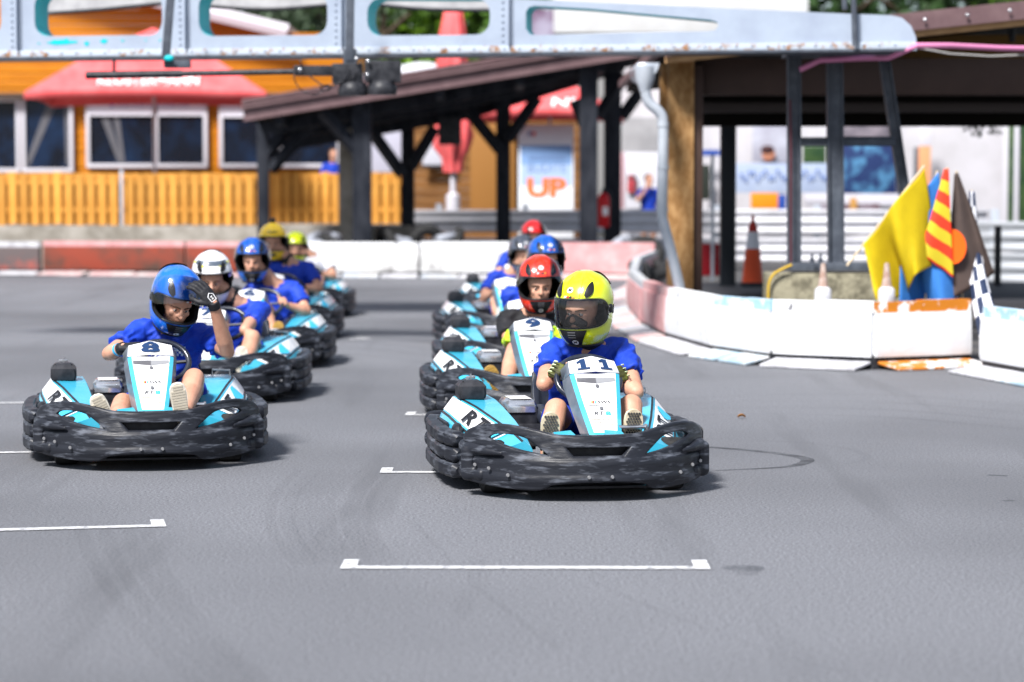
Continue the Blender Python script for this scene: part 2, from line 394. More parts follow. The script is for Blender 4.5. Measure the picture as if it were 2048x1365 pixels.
# ------------------------------------------------------------------ kart (front at y = 0 facing -Y, origin on the ground)
def plan_y(x): return .40*(min(abs(x), .70)/.64)**2.4
def make_kart():
    k = empty('go_kart')
    # front bumper: moulded black plate bent round the nose
    half = [(0, .312), (.19, .313), (.28, .328), (.37, .345), (.46, .354), (.54, .345), (.60, .318), (.622, .282), (.605, .252), (.56, .246),
            (.57, .218), (.615, .2), (.628, .13), (.60, .085), (.45, .066), (.29, .066), (.235, .092), (.12, .104), (0, .106)]
    full = half+[(-x, z) for x, z in half[1:-1]][::-1]
    outer = crom(full, 3)
    hole = [(.525, .288), (.50, .318), (.43, .325), (.355, .312), (.295, .272), (.235, .218), (.30, .222), (.38, .236), (.46, .258)]
    slot = [(-.185, .270), (.185, .270), (.13, .212), (-.13, .212)]
    sp = [outer, crom(hole, 3), crom([(-x, z) for x, z in hole], 3), slot]
    bm = curve_mesh(sp, extrude=.012, bevel=.009)
    cuts(bm, 0, [i*.04 for i in range(-17, 18)]); cuts(bm, 1, [.08, .09, .1, .115, .12, .13, .135, .16, .18, .195, .203, .21, .22, .26, .30])
    for v in bm.verts:
        x, z, w = v.co
        y = plan_y(x)+.22*max(0, z-.2)
        bul = .014*(1/(1+math.exp((z-.205)/.006)))+.010*(1/(1+math.exp((z-.125)/.005)))-.012*(1/(1+math.exp((z-.085)/.006)))
        n_ = noise.noise(Vector((x*5, z*14, 0)))*.004+noise.noise(Vector((x*20, z*70, 3)))*.003
        sl = 2.4*.40/.64*(abs(x)/.64)**1.4*(1 if x > 0 else -1)
        nx, ny = -sl, 1.0; L = math.hypot(nx, ny); nx, ny = -nx/L, -ny/L   # outward normal is (sl,-1)
        d = w+(bul+n_ if True else 0)
        v.co = Vector((x+nx*d*.6, y+ny*d+.03, z+n_*.4))
    fb = obj('front_bumper', bm, m_black, k, 45)
    # dark box added behind the bumper face so the opening shows a shaded inside
    bm = BM(); box(bm, (0, .13, .20), (.44, .06, .16), bev=.01); obj('slot_shade_fill', bm, m_blackp, k)
    for s in (-1, 1):
        bm = BM()
        box(bm, (s*.598, .40, .165), (.075, .16, .18), rot=Matrix.Rotation(s*R(28), 3, 'Z'), bev=.03)
        capsule(bm, [(s*.56, .29, .112), (s*.605, .365, .112), (s*.63, .47, .115)], [(.028, .034)]*3, 12, (0, 0, 1))
        capsule(bm, [(s*.475, .175, .226), (s*.54, .245, .230), (s*.60, .345, .236), (s*.625, .47, .238)], [(.010, .012), (.022, .022), (.032, .032), (.032, .034)], 12, (0, 0, 1))
        me = remesh(bm, .009, 5, .6)
        obj('corner_block', me, m_black, k, 60)
        # side bumper: three stacked ribs in blocks
        bm = BM()
        path = [(s*.635, .56), (s*.668, .68), (s*.685, .85), (s*.685, 1.05), (s*.68, 1.25), (s*.66, 1.45), (s*.62, 1.60)]
        pp = crom([(*p, 0) for p in path], 4, False)
        for zc, hd_, hh in ((.100, .040, .036), (.178, .036, .036), (.256, .040, .036)):
            secs = []; fr_ = frames([Vector((p.x, p.y, zc)) for p in pp], (0, 0, 1)); nn_ = len(fr_)
            for i_, (p, t_, sd, up_) in enumerate(fr_):
                e_ = .55 if i_ in (0, nn_-1) else (.93 if i_ % 6 in (2, 3) else 1.0); d_, h_, c_ = hd_*e_*(.72 if i_ % 6 == 5 else 1), hh*(.9 if i_ % 6 == 5 else 1)*(e_ if e_ < .6 else 1), .013
                j_ = .003*noise.noise(Vector((i_*1.7, zc*30, s)))
                secs.append([p+sd*(a_*(d_+j_))+Vector((0, 0, b_)) for a_, b_ in ((1, -h_+c_), (1, h_-c_), (1-c_/d_, h_), (-1+c_/d_, h_), (-1, h_-c_), (-1, -h_+c_), (-1+c_/d_, -h_), (1-c_/d_, -h_))])
            loft(bm, secs)
        loft(bm, [[Vector((p.x*.97+a_, p.y, b_)) for a_, b_ in ((-.02, .075), (.02, .075), (.02, .285), (-.02, .285))] for p in pp])
        bmesh.ops.recalc_face_normals(bm, faces=bm.faces); me = bpy.data.meshes.new('side_bumper'); bm.to_mesh(me); bm.free()
        obj('side_bumper', me, m_black, k, 40)
        for (bx_, bz_) in ((.06, .125), (.45, .125), (.535, .15), (.595, .16)):
            bm = BM(); x = s*bx_; y = plan_y(x)-.028+(.004 if bx_ < .1 else -.012)
            lathe(bm, [(.0, -.006), (.007, -.006), (.0095, -.001), (.0095, .004), (.0, .004)], 10, (x, y, bz_), 'Y')
            obj('bolt', bm, P('bolt_steel', (.30, .30, .31), .4, metal=.6), fb)
    bm = BM()
    for zc in (.14, .24): capsule(bm, [(-.62, 1.78, zc), (-.4, 1.9, zc), (0, 1.93, zc), (.4, 1.9, zc), (.62, 1.78, zc)], [(.05, .052)]*5, 10, (0, 0, 1))
    obj('rear_bumper', remesh(bm, .014, 2), m_black, k, 60)
    for c_ in k.children:
        if c_.name.split('.')[0] in ('front_bumper', 'corner_block', 'side_bumper', 'rear_bumper'):
            c_.data.transform(Matrix.Diagonal((.945, 1, 1, 1)))
            for g_ in c_.children: g_.data.transform(Matrix.Diagonal((.945, 1, 1, 1)))
    # chassis
    bm = BM(); box(bm, (0, .75, .055), (.62, 1.2, .012), bev=.003); obj('floor_tray', bm, m_blackp, k)
    bm = BM()
    for s in (-1, 1):
        tube(bm, [(s*.25, .2, .075), (s*.33, .6, .075), (s*.34, 1.7, .075)], .016, 8)
        tube(bm, [(s*.3, .49, .08), (s*.44, .47, .12)], .014, 8)
    tube(bm, [(-.5, 1.5, .14), (.5, 1.5, .14)], .016, 8); tube(bm, [(-.25, .2, .075), (.25, .2, .075)], .016, 8)
    obj('chassis_frame', bm, m_blackp, k)
    for (x, y, r, w) in ((-.445, .47, .132, .13), (.445, .47, .132, .13), (-.50, 1.5, .14, .2), (.50, 1.5, .14, .2)):
        bm = BM(); h = w/2
        lathe(bm, [(r*.5, -h*.8), (r*.8, -h), (r*.96, -h*.86), (r, -h*.5), (r, h*.5), (r*.96, h*.86), (r*.8, h), (r*.5, h*.8)], 24, (x, y, r-.002), 'X')
        t = obj('wheel', bm, m_rubber, k, 40)
        bm = BM(); lathe(bm, [(0, -h*.7), (r*.3, -h*.72), (r*.52, -h*.82), (r*.52, h*.82), (r*.3, h*.72), (0, h*.7)], 16, (x, y, r-.002), 'X')
        obj('rim', bm, m_steel, t)
    # pods
    for s in (-1, 1):
        secs = []
        data = [(.36, .265, .24, .31, .265, .44, .215, .52, .15), (.50, .27, .285, .34, .30, .475, .24, .56, .15), (.72, .285, .333, .40, .345, .525, .268, .60, .155),
                (.95, .305, .375, .455, .385, .555, .30, .625, .17), (1.15, .32, .402, .50, .408, .575, .325, .635, .19), (1.36, .335, .410, .51, .412, .58, .33, .625, .21), (1.44, .35, .36, .49, .36, .55, .29, .59, .21)]
        for (y, xi, zi, xr, zr, xm, zm, xo, zo) in data:
            secs.append([(s*xi, y, .12), (s*xi, y+.01, zi-.02), (s*(xi+.012), y, zi), (s*xr, y, zr), (s*(xr+.012), y, zr-.006), (s*xm, y, zm), (s*(xm+.01), y, zm-.01), (s*xo, y, zo), (s*(xo-.02), y, .12)])
        bm = BM(); loft(bm, secs, mi=[1, 0, 0, 1, 0, 1, 0, 1, 1]); 
        pod = obj('side_pod', bm, [m_cyan, m_blackp], k, 25)
        # decals on the slanted outer face (between ridge and mid line)
        def fp(i, t, up):   # point on section line interpolated
            a = Vector(secs[i][4 if up else 5]); b = Vector(secs[i+1][4 if up else 5]); return a.lerp(b, t)
        def strip(name, i0, i1, v0, v1, mt, off=.003):
            bm = BM(); rows = []
            for i in range(i0, i1+1):
                hi, lo = Vector(secs[i][4]), Vector(secs[i][5]); n_ = Vector((s*.75, -.15, .65))*off
                rows.append((bm.verts.new(lo.lerp(hi, v0)+n_), bm.verts.new(lo.lerp(hi, v1)+n_)))
            for a, b in zip(rows, rows[1:]): bm.faces.new((a[0], b[0], b[1], a[1]))
            return obj(name, bm, mt, pod, 0)
        strip('decal_panel', 3, 5, .08, .92, m_white)
        strip('decal_panel', 1, 3, .08, .92, m_white, .003)
        # letters RT on the front half
        lo0, lo1, hi0, hi1 = Vector(secs[1][5]), Vector(secs[3][5]), Vector(secs[1][4]), Vector(secs[3][4])
        if s < 0: c4 = (lo1.lerp(hi1, .12), lo0.lerp(hi0, .12), lo0.lerp(hi0, .88), lo1.lerp(hi1, .88))
        else: c4 = (lo0.lerp(hi0, .12), lo1.lerp(hi1, .12), lo1.lerp(hi1, .88), lo0.lerp(hi0, .88))
        L = lambda a, b: (c4[0].lerp(c4[1], a), c4[0].lerp(c4[1], b), c4[3].lerp(c4[2], b), c4[3].lerp(c4[2], a))
        nudge = Vector((s*.012, -.003, .010))
        q = lambda c: tuple(p+nudge for p in c)
        text_patch('decal_letter', 'R', q(L(.05, .36)), m_ink, pod, .002*(1 if True else 1), bold=.03)
        text_patch('decal_letter', 'T', q(L(.36, .64)), m_ink, pod, .002, bold=.03)
        bm = BM(); 
        quad_patch('decal_stripe', [(0, .3), (.5, 0), (1, 0), (1, 1), (.6, 1), (0, .5)], q(L(.68, .98)), m_cyan_p, pod, .001)
        # silver strip on the rear upper edge
        bm = BM(); box(bm, (s*.60, 1.2, .27), (.02, .3, .05), bev=.004); obj('exhaust_guard', bm, m_blackp, k)
        if s > 0:
            bm = BM(); tube(bm, [(s*.40, 1.30, .41), (s*.40, 1.30, .445), (s*.50, 1.30, .44), (s*.50, 1.30, .405)], .006, 6); obj('handle', bm, m_steel, k)
            bm = BM(); capsule(bm, [(s*.26, .72, .22), (s*.285, .95, .28), (s*.30, 1.2, .31), (s*.30, 1.36, .30)], [(.05, .09), (.06, .11), (.065, .11), (.06, .10)], 14, (0, 0, 1))
            obj('side_tank', bm, m_seat, k, 60)
        else:
            bm = BM(); secs2 = []
            for z, g in ((.408, .0), (.43, .006), (.475, .004), (.495, -.012), (.503, -.03)):
                w, d = .068+g, .075+g; cx, cy = -.455, 1.20
                secs2.append([(cx-w, cy-d, z), (cx+w, cy-d, z), (cx+w, cy+d, z), (cx-w, cy+d, z)])
            loft(bm, secs2); bmesh.ops.bevel(bm, geom=[e for e in bm.edges if abs(e.verts[0].co.z-e.verts[1].co.z) > .01], offset=.012, segments=2, affect='EDGES')
            ab = obj('air_box', bm, m_blackp, k, 30)
            bm = BM(); tube(bm, [(-.455, 1.2, .5), (-.455, 1.2, .535)], .005, 6); box(bm, (-.455, 1.2, .515), (.05, .006, .014), bev=.002); obj('wing_nut', bm, m_steel, ab)
            # engine cover box
            bm = BM(); box(bm, (-.205, 1.2, .31), (.17, .26, .10), bev=.01); box(bm, (-.205, 1.21, .22), (.20, .30, .12), bev=.01); eb = obj('engine_block', bm, m_blackp, k)
            bm = BM(); secs2 = []
            for y, g in ((1.06, .02), (1.075, .004), (1.2, 0), (1.33, .004), (1.345, .02)):
                secs2.append([(-.29+g, y, .34), (-.29+g, y, .385-g), (-.272, y, .405-g), (-.14, y, .405-g), (-.122-g, y, .385-g), (-.122-g, y, .34)])
            loft(bm, secs2); ec = obj('engine_cover', bm, m_chrome, eb, 50)
            quad_patch('decal_panel', [(0, 0), (1, 0), (1, 1), (0, 1)], [(-.262, 1.08, .4065), (-.15, 1.08, .4065), (-.15, 1.3, .4065), (-.262, 1.3, .4065)], m_white, eb, .002)
            bm = BM(); capsule(bm, [(-.10, 1.12, .33), (-.05, 1.02, .28), (.0, .95, .2)], [(.045, .05), (.04, .05), (.03, .04)], 10, (0, 0, 1)); obj('intake_hose', bm, m_seat, k, 60)
            bm = BM(); tube(bm, [(-.57, .92, .27), (-.585, .86, .25), (-.60, .80, .215), (-.60, .78, .20)], [.022, .022, .026, .026], 12); obj('exhaust_pipe', bm, m_steel, k, 60)
            bm = BM(); sphere(bm, (-.575, .84, .27), (.03, .07, .045)); obj('exhaust_opening', bm, m_blackp, k)
    # front cover under the bonnet
    for s in (-1, 1):
        bm = BM()
        loft(bm, [[(s*.05, .12, .272), (s*.19, .12, .265), (s*.225, .14, .24), (s*.05, .14, .22)], [(s*.085, .32, .318), (s*.17, .32, .31), (s*.235, .34, .26), (s*.085, .34, .22)],
                  [(s*.085, .44, .27), (s*.15, .44, .27), (s*.22, .44, .22), (s*.085, .44, .2)]], mi=[0, 1, 1, 1])
        obj('front_cover', bm, [m_cyand, m_dgrey], k, 20)
        if s < 0: continue
        bm = BM(); tube(bm, [(s*.13, .36, .325), (s*.30, .36, .325)], .011, 10); box(bm, (s*.302, .36, .32), (.012, .03, .04), bev=.003)
        tube(bm, [(s*.30, .36, .32), (s*.28, .42, .10)], .007, 6); obj('pedal', bm, m_steel, k)
    # bonnet
    secs = []
    #        y     z    inner  edge   (side back: x,y,z)
    tb = [(.27, .262, .052, .075, .085, .36, .24), (.315, .305, .064, .090, .118, .43, .29), (.45, .427, .090, .115, .145, .57, .41), (.585, .556, .113, .137, .158, .70, .50),
          (.60, .574, .115, .139, .160, .71, .53)]
    for (y, z, xi, xe, xb, yb, zb) in tb:
        secs.append([(-xb, yb, zb), (-xe, y+.012, z-.006), (-xi, y, z), (xi, y, z), (xe, y+.012, z-.006), (xb, yb, zb)])
    bo = empty('tmp_b')
    bm = BM()
    rings = loft(bm, secs, mi=lambda i, q: (2 if q in (0, 4, 5) else (0 if q in (1, 3) or i == 0 else 1)), closed=True, cap=True)
    obj_b = obj('bonnet', bm, [m_cyan, m_white, m_grey], k, 15)
    bpy.data.objects.remove(bo)
    # number panel
    bm = BM()
    top = [[(-.160, .71, .53), (-.139, .606, .575), (0, .585, .588), (.139, .606, .575), (.160, .71, .53)], [(-.165, .75, .58), (-.130, .705, .628), (0, .70, .655), (.130, .705, .628), (.165, .75, .58)],
           [(-.13, .79, .56), (-.11, .76, .60), (0, .76, .62), (.11, .76, .60), (.13, .79, .56)]]
    loft(bm, top, mi=lambda i, q: (1 if q in (0, 3) or i == 1 else 0), closed=False)
    thick(obj('number_plate', bm, [m_white, m_grey], obj_b, 15), .004)
    # dark chevron, sticker, bolts, logo, ribs on the white face
    a0, a1 = Vector((0, .315, .305)), Vector((0, .585, .556))
    def face(x, t): return a0.lerp(a1, t)+Vector((x, 0, 0))
    N_ = (Vector((1, 0, 0)).cross(a1-a0)).normalized()
    def fq(x0, x1, t0, t1, off=.0): return tuple(p+N_*off for p in (face(x0, t0), face(x1, t0), face(x1, t1), face(x0, t1)))
    quad_patch('vent_panel', [(0, .35), (.5, 0), (.5, 1), (0, 1)], fq(-.108, .108, .885, .99), m_dgrey, obj_b, .0015)
    quad_patch('vent_panel', [(.5, 0), (1, .35), (1, 1), (.5, 1)], fq(-.108, .108, .885, .99), P('mid_grey_panel', (.22, .225, .24), .45), obj_b, .0015)
    st = quad_patch('sticker_border', [(0, 0), (1, 0), (1, 1), (0, 1)], fq(-.066, .066, .49, .78), m_greyp, obj_b, .0015)
    quad_patch('sticker', [(.01, .012), (.99, .012), (.99, .988), (.01, .988)], fq(-.066, .066, .49, .78), m_paper, obj_b, .003)
    for j, (t, w, x) in enumerate(((.735, .045, .0), (.675, .04, .006), (.645, .042, .004), (.615, .034, .004), (.755, .014, .04))):
        bm = BM()
        for q_ in range(7):
            xx = x-w+q_*w/3.5
            pts = fq(xx, xx+w/5.2+random.uniform(-.002, .001), t-.006, t+.005)
            poly(bm, [p+N_*.0045 for p in pts])
        obj('fine_print', bm, m_greyp, obj_b, sm=0)
    for x0, mt in ((-.052, m_orange_p), (-.043, m_red_p), (-.031, m_cyan_p)):
        quad_patch('stripe', [(0, 0), (.7, 0), (1, 1), (.3, 1)], fq(x0, x0+.011, .51, .565), mt, obj_b, .0045)
    text_patch('logo_text', 'SWS', fq(-.018, .058, .51, .565), m_ink, obj_b, .0045, bold=.03, shear=.3, fill=1)
    text_patch('logo_text', 'RT', fq(-.046, .012, .305, .375), m_ink, obj_b, .003, bold=.0, shear=.3, fill=1)
    text_patch('logo_text', '8', fq(.018, .048, .305, .375), m_cyan_p, obj_b, .003, bold=.02, fill=1)
    for j in range(5):
        w0 = .050+.0035*j
        quad_patch('rib', [(0, 0), (1, 0), (1, 1), (0, 1)], fq(-w0, w0, .02+.052*j, .055+.052*j), P('worn_grey_rib', (.46, .44, .40), .55, col2=(.34, .32, .28), nscale=30), obj_b, .0018)
    for t in (.835, .43):
        bm = BM(); c = face(0, t)+N_*.002
        rot = N_.to_track_quat('Z', 'Y').to_matrix()
        lathe(bm, [(0, 0), (.011, 0), (.011, .003), (.006, .0045), (.0, .0045)], 12)
        for v in bm.verts: v.co = rot @ v.co+c
        obj('bolt', bm, m_dgrey, obj_b)
    for o_ in [obj_b]+list(obj_b.children): o_.data.transform(Matrix.Diagonal((.91, 1, 1, 1)))
    # steering wheel
    C = Vector((.08, .93, .520)); ax = Vector((0, -.80, .60)).normalized()   # ring normal
    ux = Vector((1, 0, 0)); uy = ax.cross(ux).normalized()
    if uy.z < 0: uy = -uy
    bm = BM(); ring = [C+ux*(.166*math.cos(a))+uy*(.138*math.sin(a)) for a in [2*math.pi*i/40 for i in range(41)]]
    tube(bm, ring, .0165, 10, caps=False); bmesh.ops.remove_doubles(bm, verts=bm.verts, dist=1e-4)
    sw = obj('steering_wheel', bm, m_seat, k, 60)
    bm = BM()
    for a in (R(0), R(180), R(270)): tube(bm, [C-ax*.02, C+(ux*math.cos(a)+uy*math.sin(a))*.15], .011, 6)
    sphere(bm, C-ax*.02, .035); tube(bm, [C-ax*-.0, (.0, .42, .16)], .012, 8); obj('spoke', bm, m_blackp, sw)
    # seat shell, offset to the kart's left
    bm = BM(); sx = .13; rows = []
    prof = [(.86, .155, .17, .08), (.95, .10, .19, .12), (1.1, .075, .205, .16), (1.28, .085, .21, .19), (1.42, .16, .21, .19), (1.50, .30, .21, .14), (1.56, .44, .20, .09), (1.60, .55, .15, .03)]
    for (y, z, w, h) in crom([(a, b, c) for a, b, c, d in prof], 3, False) and [(p[0], p[1], p[2], prof[min(i//3, 7)][3]*(1-(i % 3)/3)+prof[min(i//3+1, 7)][3]*((i % 3)/3)) for i, p in enumerate(crom([(a, b, c) for a, b, c, d in prof], 3, False))]:
        row = []
        for j in range(13):
            u = -1+j/6.0; e = max(0, abs(u)-.55)/.45
            back = max(0, (y-1.35)/.25)
            row.append(bm.verts.new((sx+u*w*(1+.04*e), y-e*e*h*min(1, back)*.9, z+e*e*h*(1-min(1, back)*.8))))
        rows.append(row)
    for a, b in zip(rows, rows[1:]):
        for j in range(12): bm.faces.new((a[j], a[j+1], b[j+1], b[j]))
    thick(obj('seat', bm, m_seat, k, 60), .012)
    bm = BM()
    for s in (-1, 1): tube(bm, [(sx+s*.2, 1.50, .1), (sx+s*.215, 1.47, .30), (sx+s*.19, 1.56, .50), (sx+s*.1, 1.62, .58)], .012, 8)
    obj('seat_rail', bm, m_blackp, k)
    return k
def kart_digit(bonnet, s):
    """number painted on the tilted plate"""
    def half(sgn, a, b):   # patch on one half of the plate
        p0, p1 = Vector((sgn*.139, .606, .575)), Vector((0, .585, .588)); q0, q1 = Vector((sgn*.130, .705, .628)), Vector((0, .70, .655))
        return p0, p1, q0, q1
    def patchpt(u, w):     # u -1..1, w 0..1
        s_ = 1 if u >= 0 else -1; e0, c0, e1, c1 = Vector((s_*.139, .606, .575)), Vector((0, .585, .588)), Vector((s_*.130, .705, .628)), Vector((0, .70, .655))
        return c0.lerp(e0, abs(u)).lerp(c1.lerp(e1, abs(u)), w)+Vector((0, -.003, .0055))
    if s == '11':
        one = [(.18, 0), (.95, 0), (.95, .16), (.74, .16), (.74, 1), (.46, 1), (.18, .80), (.18, .64), (.40, .72), (.40, .16), (.18, .16)]
        for u0, u1 in ((-.80, -.15), (.13, .78)):
            bm = curve_mesh([one]); cuts(bm, 0, [.3, .5, .6, .7])
            for v in bm.verts: v.co = patchpt(u0+(u1-u0)*v.co.x, .14+.74*v.co.y)
            for v in bm.verts: v.co.x *= .91
            obj('number_digit', bm, m_navy, bonnet, 0)
    else:
        bm = curve_mesh(text=s, size=1.0, offset=.045, res=5)
        xs = [v.co.x for v in bm.verts]; ys = [v.co.y for v in bm.verts]; x0, x1, y0, y1 = min(xs), max(xs), min(ys), max(ys)
        cuts(bm, 0, [(x0+x1)/2])
        for v in bm.verts: v.co = patchpt(-.42+.84*(v.co.x-x0)/(x1-x0), .12+.78*(v.co.y-y0)/(y1-y0))
        for v in bm.verts: v.co.x *= .91
        obj('number_digit', bm, m_navy, bonnet, 0)
# ------------------------------------------------------------------ people
from mathutils.bvhtree import BVHTree
m_skin = P('skin', (.52, .285, .195), .48, spec=.35, col2=(.38, .17, .11), nscale=11, lo=.36, hi=.8, bump=.12, bscale=160, detail=10)
m_skin2 = P('skin_arm_leg', (.54, .32, .225), .5, col2=(.44, .235, .155), nscale=12, lo=.35, hi=.75)
m_shirt = P('blue_jersey', (.009, .038, .36), .6, col2=(.012, .05, .44), nscale=5, bump=.12, bscale=400)
m_shirtk = P('black_jersey', (.012, .012, .014), .7, col2=(.02, .02, .024), nscale=5)
m_shorts = P('blue_shorts', (.009, .034, .30), .7, col2=(.007, .024, .22), nscale=6)
m_shortsd = P('dark_shorts', (.012, .014, .03), .75)
m_eye = P('eye_white', (.36, .33, .31), .3); m_iris = P('iris', (.03, .02, .015), .2); m_hair = P('brow_hair', (.07, .04, .025), .8)
m_lining = P('helmet_lining', (.010, .010, .012), .8)
m_trim = P('helmet_trim', (.012, .012, .014), .35)
m_glove_k = P('black_glove', (.014, .014, .017), .55, col2=(.045, .045, .05), nscale=25, lo=.55, hi=.8)
m_glove_o = P('olive_glove', (.10, .11, .015), .6, col2=(.035, .035, .015), nscale=12, lo=.4, hi=.6)
m_glove_y = P('neon_glove', (.42, .62, .02), .6, col2=(.30, .48, .015), nscale=20)
m_visor = glassmat('clear_visor', (.93, .94, .95), .12)
m_visort = glassmat('tinted_visor', (.52, .54, .58), .45)
def helmet_mat(name, c): return P(name, c, .22, coat=1.0, spec=.5)
HT = [(-.200, .118, .075, .085), (-.185, .150, .105, .108), (-.14, .177, .132, .132), (-.08, .184, .152, .146), (-.02, .180, .168, .152), (.04, .172, .178, .152), (.09, .152, .174, .143), (.13, .124, .156, .124), (.16, .090, .125, .097), (.182, .052, .08, .062), (.192, .02, .03, .025)]
def hsec(z):
    z = max(HT[0][0], min(HT[-1][0], z))
    for a, b in zip(HT, HT[1:]):
        if a[0] <= z <= b[0]:
            t = (z-a[0])/(b[0]-a[0]); return [a[i]*(1-t)+b[i]*t for i in (1, 2, 3)]
HS = []
def hp(az, z, off=0.0):
    f, b, w = hsec(z); 
    # smooth with neighbours
    f2, b2, w2 = hsec(z-.015); f3, b3, w3 = hsec(z+.015)
    f, b, w = (f*2+f2+f3)/4, (b*2+b2+b3)/4, (w*2+w2+w3)/4
    c, s = math.cos(az), math.sin(az); d = f if c > 0 else b; e = 2.25 if c > 0 else 2.05
    r = (abs(c/ d)**e+abs(s/w)**e)**(-1/e)
    cz = max(0, (z-.05)/.15); up = off*min(1, cz*cz*1.2); ho = off*(1-.5*min(1, cz*cz))
    dn = -off*.6 if z < -.19 else 0
    return Vector(((r+ho)*s, -(r+ho)*c, z+up+dn))
AZP = R(80)
def port(az):
    a = min(1.0, abs(az)/AZP); k = max(0.0, 1-a**5)**.5
    mid = -.022; return mid-.068*k-.006*math.cos(az), mid+.078*k
def helmet_shell(split=False):
    bm = BM(); NA = 96; rows = []
    azs = [-math.pi+2*math.pi*i/NA for i in range(NA)]
    lev = [('l', i/8) for i in range(9)]+[('u', i/14) for i in range(15)]
    for kind, t in lev:
        row = []
        for a in azs:
            lo, hi = port(a); 
            z = -.200+(lo+.200)*t if kind == 'l' else hi+(.192-hi)*(1-(1-t)**1.35)
            row.append(bm.verts.new(hp(a, z)))
        rows.append(row)
    for i in range(len(rows)-1):
        for k in range(NA):
            if i == 8:
                am = (azs[k]+math.pi/NA)
                if abs(am) < AZP: continue
            bm.faces.new((rows[i][k], rows[i][(k+1) % NA], rows[i+1][(k+1) % NA], rows[i+1][k]))
    bm.faces.new(rows[-1])
    bmesh.ops.remove_doubles(bm, verts=bm.verts, dist=.0008)
    return bm
def helmet_patch(bm, fn, na=20, nr=8):
    """fn(u,v) -> (az, z, off)"""
    g = [[bm.verts.new(hp(*fn(i/na, j/nr))) for i in range(na+1)] for j in range(nr+1)]
    for j in range(nr):
        for i in range(na): bm.faces.new((g[j][i], g[j][i+1], g[j+1][i+1], g[j+1][i]))
def hdecal(name, bm2, az0, z0, mt, parent, off=.003, rot=0.0):
    """flat decal in metres wrapped on the shell at (az0,z0)"""
    f, b, w = hsec(z0); r = f
    for v in bm2.verts:
        x, y = v.co.x, v.co.y
        v.co = hp(az0+x/ max(r, .08), z0+y*.8, off+v.co.z)
    return obj(name, bm2, mt, parent, 0)
def disc2(r, n=16):
    bm = BM(); poly(bm, [(r*math.cos(2*math.pi*i/n), r*math.sin(2*math.pi*i/n), 0) for i in range(n)]); return bm
SHELL = {}
def make_helmet(root, mat4, spec):
    """spec: mat, visor 'down'/'up', vents, badge letter ..."""
    bm = helmet_shell(); sh = obj('helmet', bm, [spec['mat'], m_lining], root, 50)
    sm_ = sh.modifiers.new('thickness', 'SOLIDIFY'); sm_.thickness = .022; sm_.offset = -1; sm_.material_offset = 1; sm_.material_offset_rim = 1
    # rubber trim round the eye opening and along the bottom rim
    bm = BM(); lo = [hp(a, port(a)[0], .001) for a in [(-AZP+2*AZP*i/40) for i in range(41)]]; hi = [hp(a, port(a)[1], .001) for a in [(AZP-2*AZP*i/40) for i in range(41)]]
    tube(bm, lo+hi[1:-1]+[lo[0]], .0055, 6, caps=False)
    tube(bm, [hp(2*math.pi*i/40, -.2) for i in range(41)], .008, 6, caps=False)
    obj('trim', bm, m_trim, sh, 60)
    # visor
    up = spec.get('visor', 'down') == 'up'; novis = spec.get('visor', 'down') is None
    bm = BM(); azv = R(86); off = .006 if not up else .012
    def vf(u, v):
        a = -azv+2*azv*u; k = max(0.0, 1-(abs(a)/azv)**4)**.5
        lo_, hi_ = -.022-.080*k-.004, -.022+.088*k+.004
        return a, lo_+(hi_-lo_)*v, off
    helmet_patch(bm, vf, 36, 8)
    ang = R(spec.get('vang', 38)) if up else 0
    if up:
        piv = Vector((0, .02, -.03)); rm = Matrix.Rotation(-ang, 3, 'X')
        for v in bm.verts:
            q = rm @ (v.co-piv); v.co = piv+Vector((q.x*1.03, q.y*1.045, q.z*1.05))
    if novis: bm.free()
    else: obj('visor', bm, spec.get('vmat', m_visor), sh, 60)
    # visor pivots, vents and chin vent
    for s in (-1, 1):
        bm = BM(); c = hp(s*R(88), -.01, .0); lathe(bm, [(.0, -.004), (.026, -.004), (.024, .008), (.012, .013), (.0, .013)], 16, (0, 0, 0), 'X')
        for v in bm.verts: v.co = Vector((v.co.x*s, v.co.y, v.co.z))+c
        obj('visor_pivot', bm, m_trim, sh, 40)
        bm = BM(); helmet_patch(bm, lambda u, v: (s*(R(26)+R(24)*v+R(9)*(u-.5)*math.sin(math.pi*min(1, .12+v*.88))), .072+.072*v-.034*(u-.5)*math.sin(math.pi*min(1, .12+v*.88))**.8, .0035+.004*math.sin(math.pi*v)), 8, 10); obj('brow_vent', bm, spec.get('ventmat', m_trim), sh, 60)
    bm = BM(); cs_ = spec.get('chin', 1.0); helmet_patch(bm, lambda u, v: (cs_*R(27)*(u-.5)*2*(.55+.45*v), -.193+.085*v if cs_ > .9 else -.15+.03*v, .004), 12, 8); cv = obj('chin_vent', bm, m_trim, sh, 60)
    bm = BM()
    for j in range(3): helmet_patch(bm, lambda u, v, j=j: (R(7)*(u-.5)*2, -.150+j*.014+.006*v, .008), 4, 1)
    obj('vent_slot', bm, P('vent_grey', (.10, .10, .11), .4), cv, 0)
    bm = BM(); helmet_patch(bm, lambda u, v: (math.pi+R(40)*(u-.5)*2*(1-.3*v), .10+.07*v, .010), 12, 6); obj('rear_spoiler', bm, m_trim, sh, 60)
    if spec.get('nose'):
        bm = BM(); capsule(bm, [(-.055, -.125, -.085), (-.03, -.148, -.065), (0, -.156, -.048), (.03, -.148, -.065), (.055, -.125, -.085)], [(.012, .022), (.012, .026), (.013, .03), (.012, .026), (.012, .022)], 10, (0, 0, 1)); obj('breath_deflector', bm, m_trim, sh, 60)
    if spec.get('line', True):
        bm = BM(); 
        for s in (-1, 1): tube(bm, [hp(s*R(14+10*t), .058+.125*t, .0012) for t in [i/10 for i in range(10)]], .0018, 4)
        obj('shell_crease', bm, spec.get('linemat', m_trim), sh, 0)
